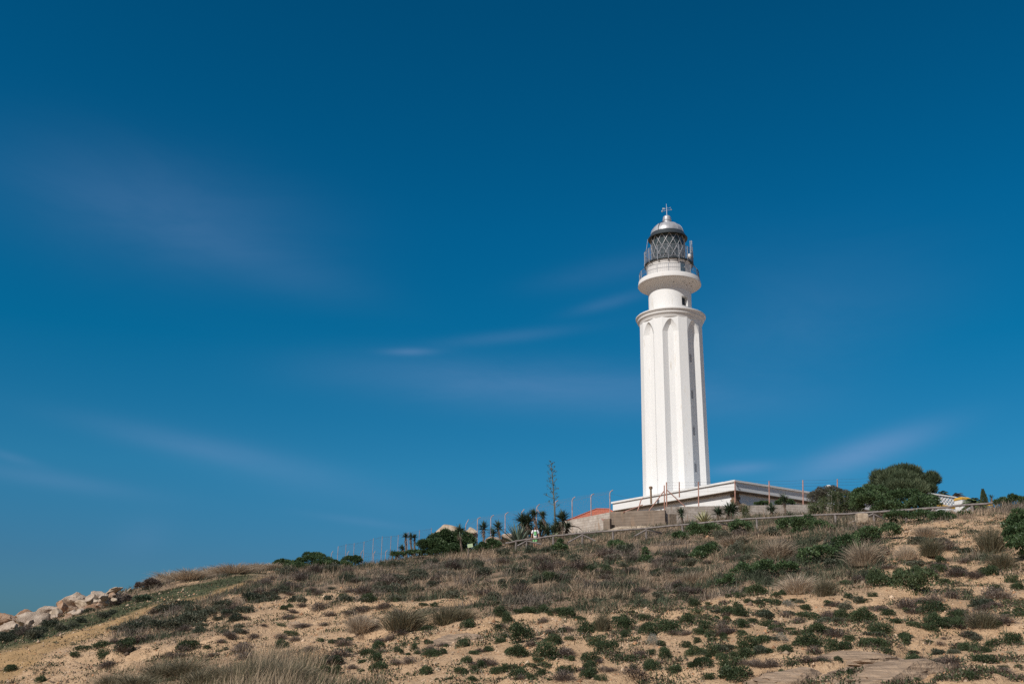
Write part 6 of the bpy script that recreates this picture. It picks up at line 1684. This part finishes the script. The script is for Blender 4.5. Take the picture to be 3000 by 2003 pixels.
# thin cirrus, each wisp at its own bearing and height in the sky
cz = N(nt, 'ShaderNodeCombineXYZ'); nt.links.new(mth('MULTIPLY', az, 3.5), cz.inputs[0]); nt.links.new(mth('MULTIPLY', el, 12.0), cz.inputs[1])
wn = N(nt, 'ShaderNodeTexNoise'); wn.inputs['Scale'].default_value = 1.2; wn.inputs['Detail'].default_value = 9; wn.inputs['Roughness'].default_value = 0.62; wn.inputs['Distortion'].default_value = 0.6
nt.links.new(cz.outputs[0], wn.inputs['Vector'])
wf = mth('MULTIPLY_ADD', wn.outputs['Fac'], 2.6, -0.55, clamp=True)
CL = [(460, 620, 330, 130, 3, .20), (760, 770, 260, 55, 12, .10), (1480, 1125, 420, 60, 2, .30), (1950, 1160, 330, 60, 4, .16), (1205, 1030, 60, 9, -3, .42), (1480, 988, 170, 15, -7, .2), (1790, 885, 90, 14, -14, .22),
      (2330, 960, 260, 120, -12, .12), (2520, 1330, 160, 30, -16, .8), (2175, 1372, 70, 14, -4, .7), (560, 1305, 240, 28, 8, .26), (140, 1402, 190, 20, 5, .28), (30, 1338, 60, 10, 12, .24), (1050, 1525, 120, 10, 6, .18), (880, 1395, 280, 45, 12, .14), (2250, 880, 420, 180, 0, .05), (1750, 800, 160, 30, -10, .12), (420, 1570, 60, 40, -20, .10)]
tot = None
for (px, py, sx_, sy_, deg, amp) in CL:
    d = ray(px, py); a0 = math.atan2(d[0], d[1]); e0_ = math.asin(d[2] / np.linalg.norm(d))
    k = 1 / FPX; ca, sa = math.cos(R(-deg)), math.sin(R(-deg))
    da = mth('MULTIPLY', mth('SUBTRACT', az, a0), math.cos(e0_)); de = mth('SUBTRACT', el, e0_)
    u = mth('ADD', mth('MULTIPLY', da, ca), mth('MULTIPLY', de, sa)); v = mth('SUBTRACT', mth('MULTIPLY', de, ca), mth('MULTIPLY', da, sa))
    q = mth('ADD', mth('POWER', mth('MULTIPLY', u, 1 / (sx_ * k)), 2.0), mth('POWER', mth('MULTIPLY', v, 1 / (sy_ * k)), 2.0))
    gsn = mth('MULTIPLY', mth('EXPONENT', mth('MULTIPLY', q, -0.7)), amp * (.5 if sy_ < 36 else .6))
    tot = gsn if tot is None else mth('ADD', tot, gsn)
cf = mth('MULTIPLY', tot, mth('MULTIPLY_ADD', wf, 0.5, 0.36), clamp=True)
CLOUD = (2.7 * dk, 3.8 * dk, 6.4 * dk, 1)
col = mixc(nt, cf, col, CLOUD)
nt.links.new(col, bg.inputs[0]); bg.inputs[1].default_value = SKY_STR

scene.view_settings.view_transform = 'Standard'; scene.view_settings.look = 'None'
scene.view_settings.gamma = 1.0; scene.view_settings.exposure = 0.0; scene.view_settings.use_curve_mapping = False
scene.render.engine = 'CYCLES'
scene.cycles.use_denoising = False
scene.cycles.denoiser = 'OPENIMAGEDENOISE'
scene.cycles.max_bounces = 6; scene.cycles.transparent_max_bounces = 24
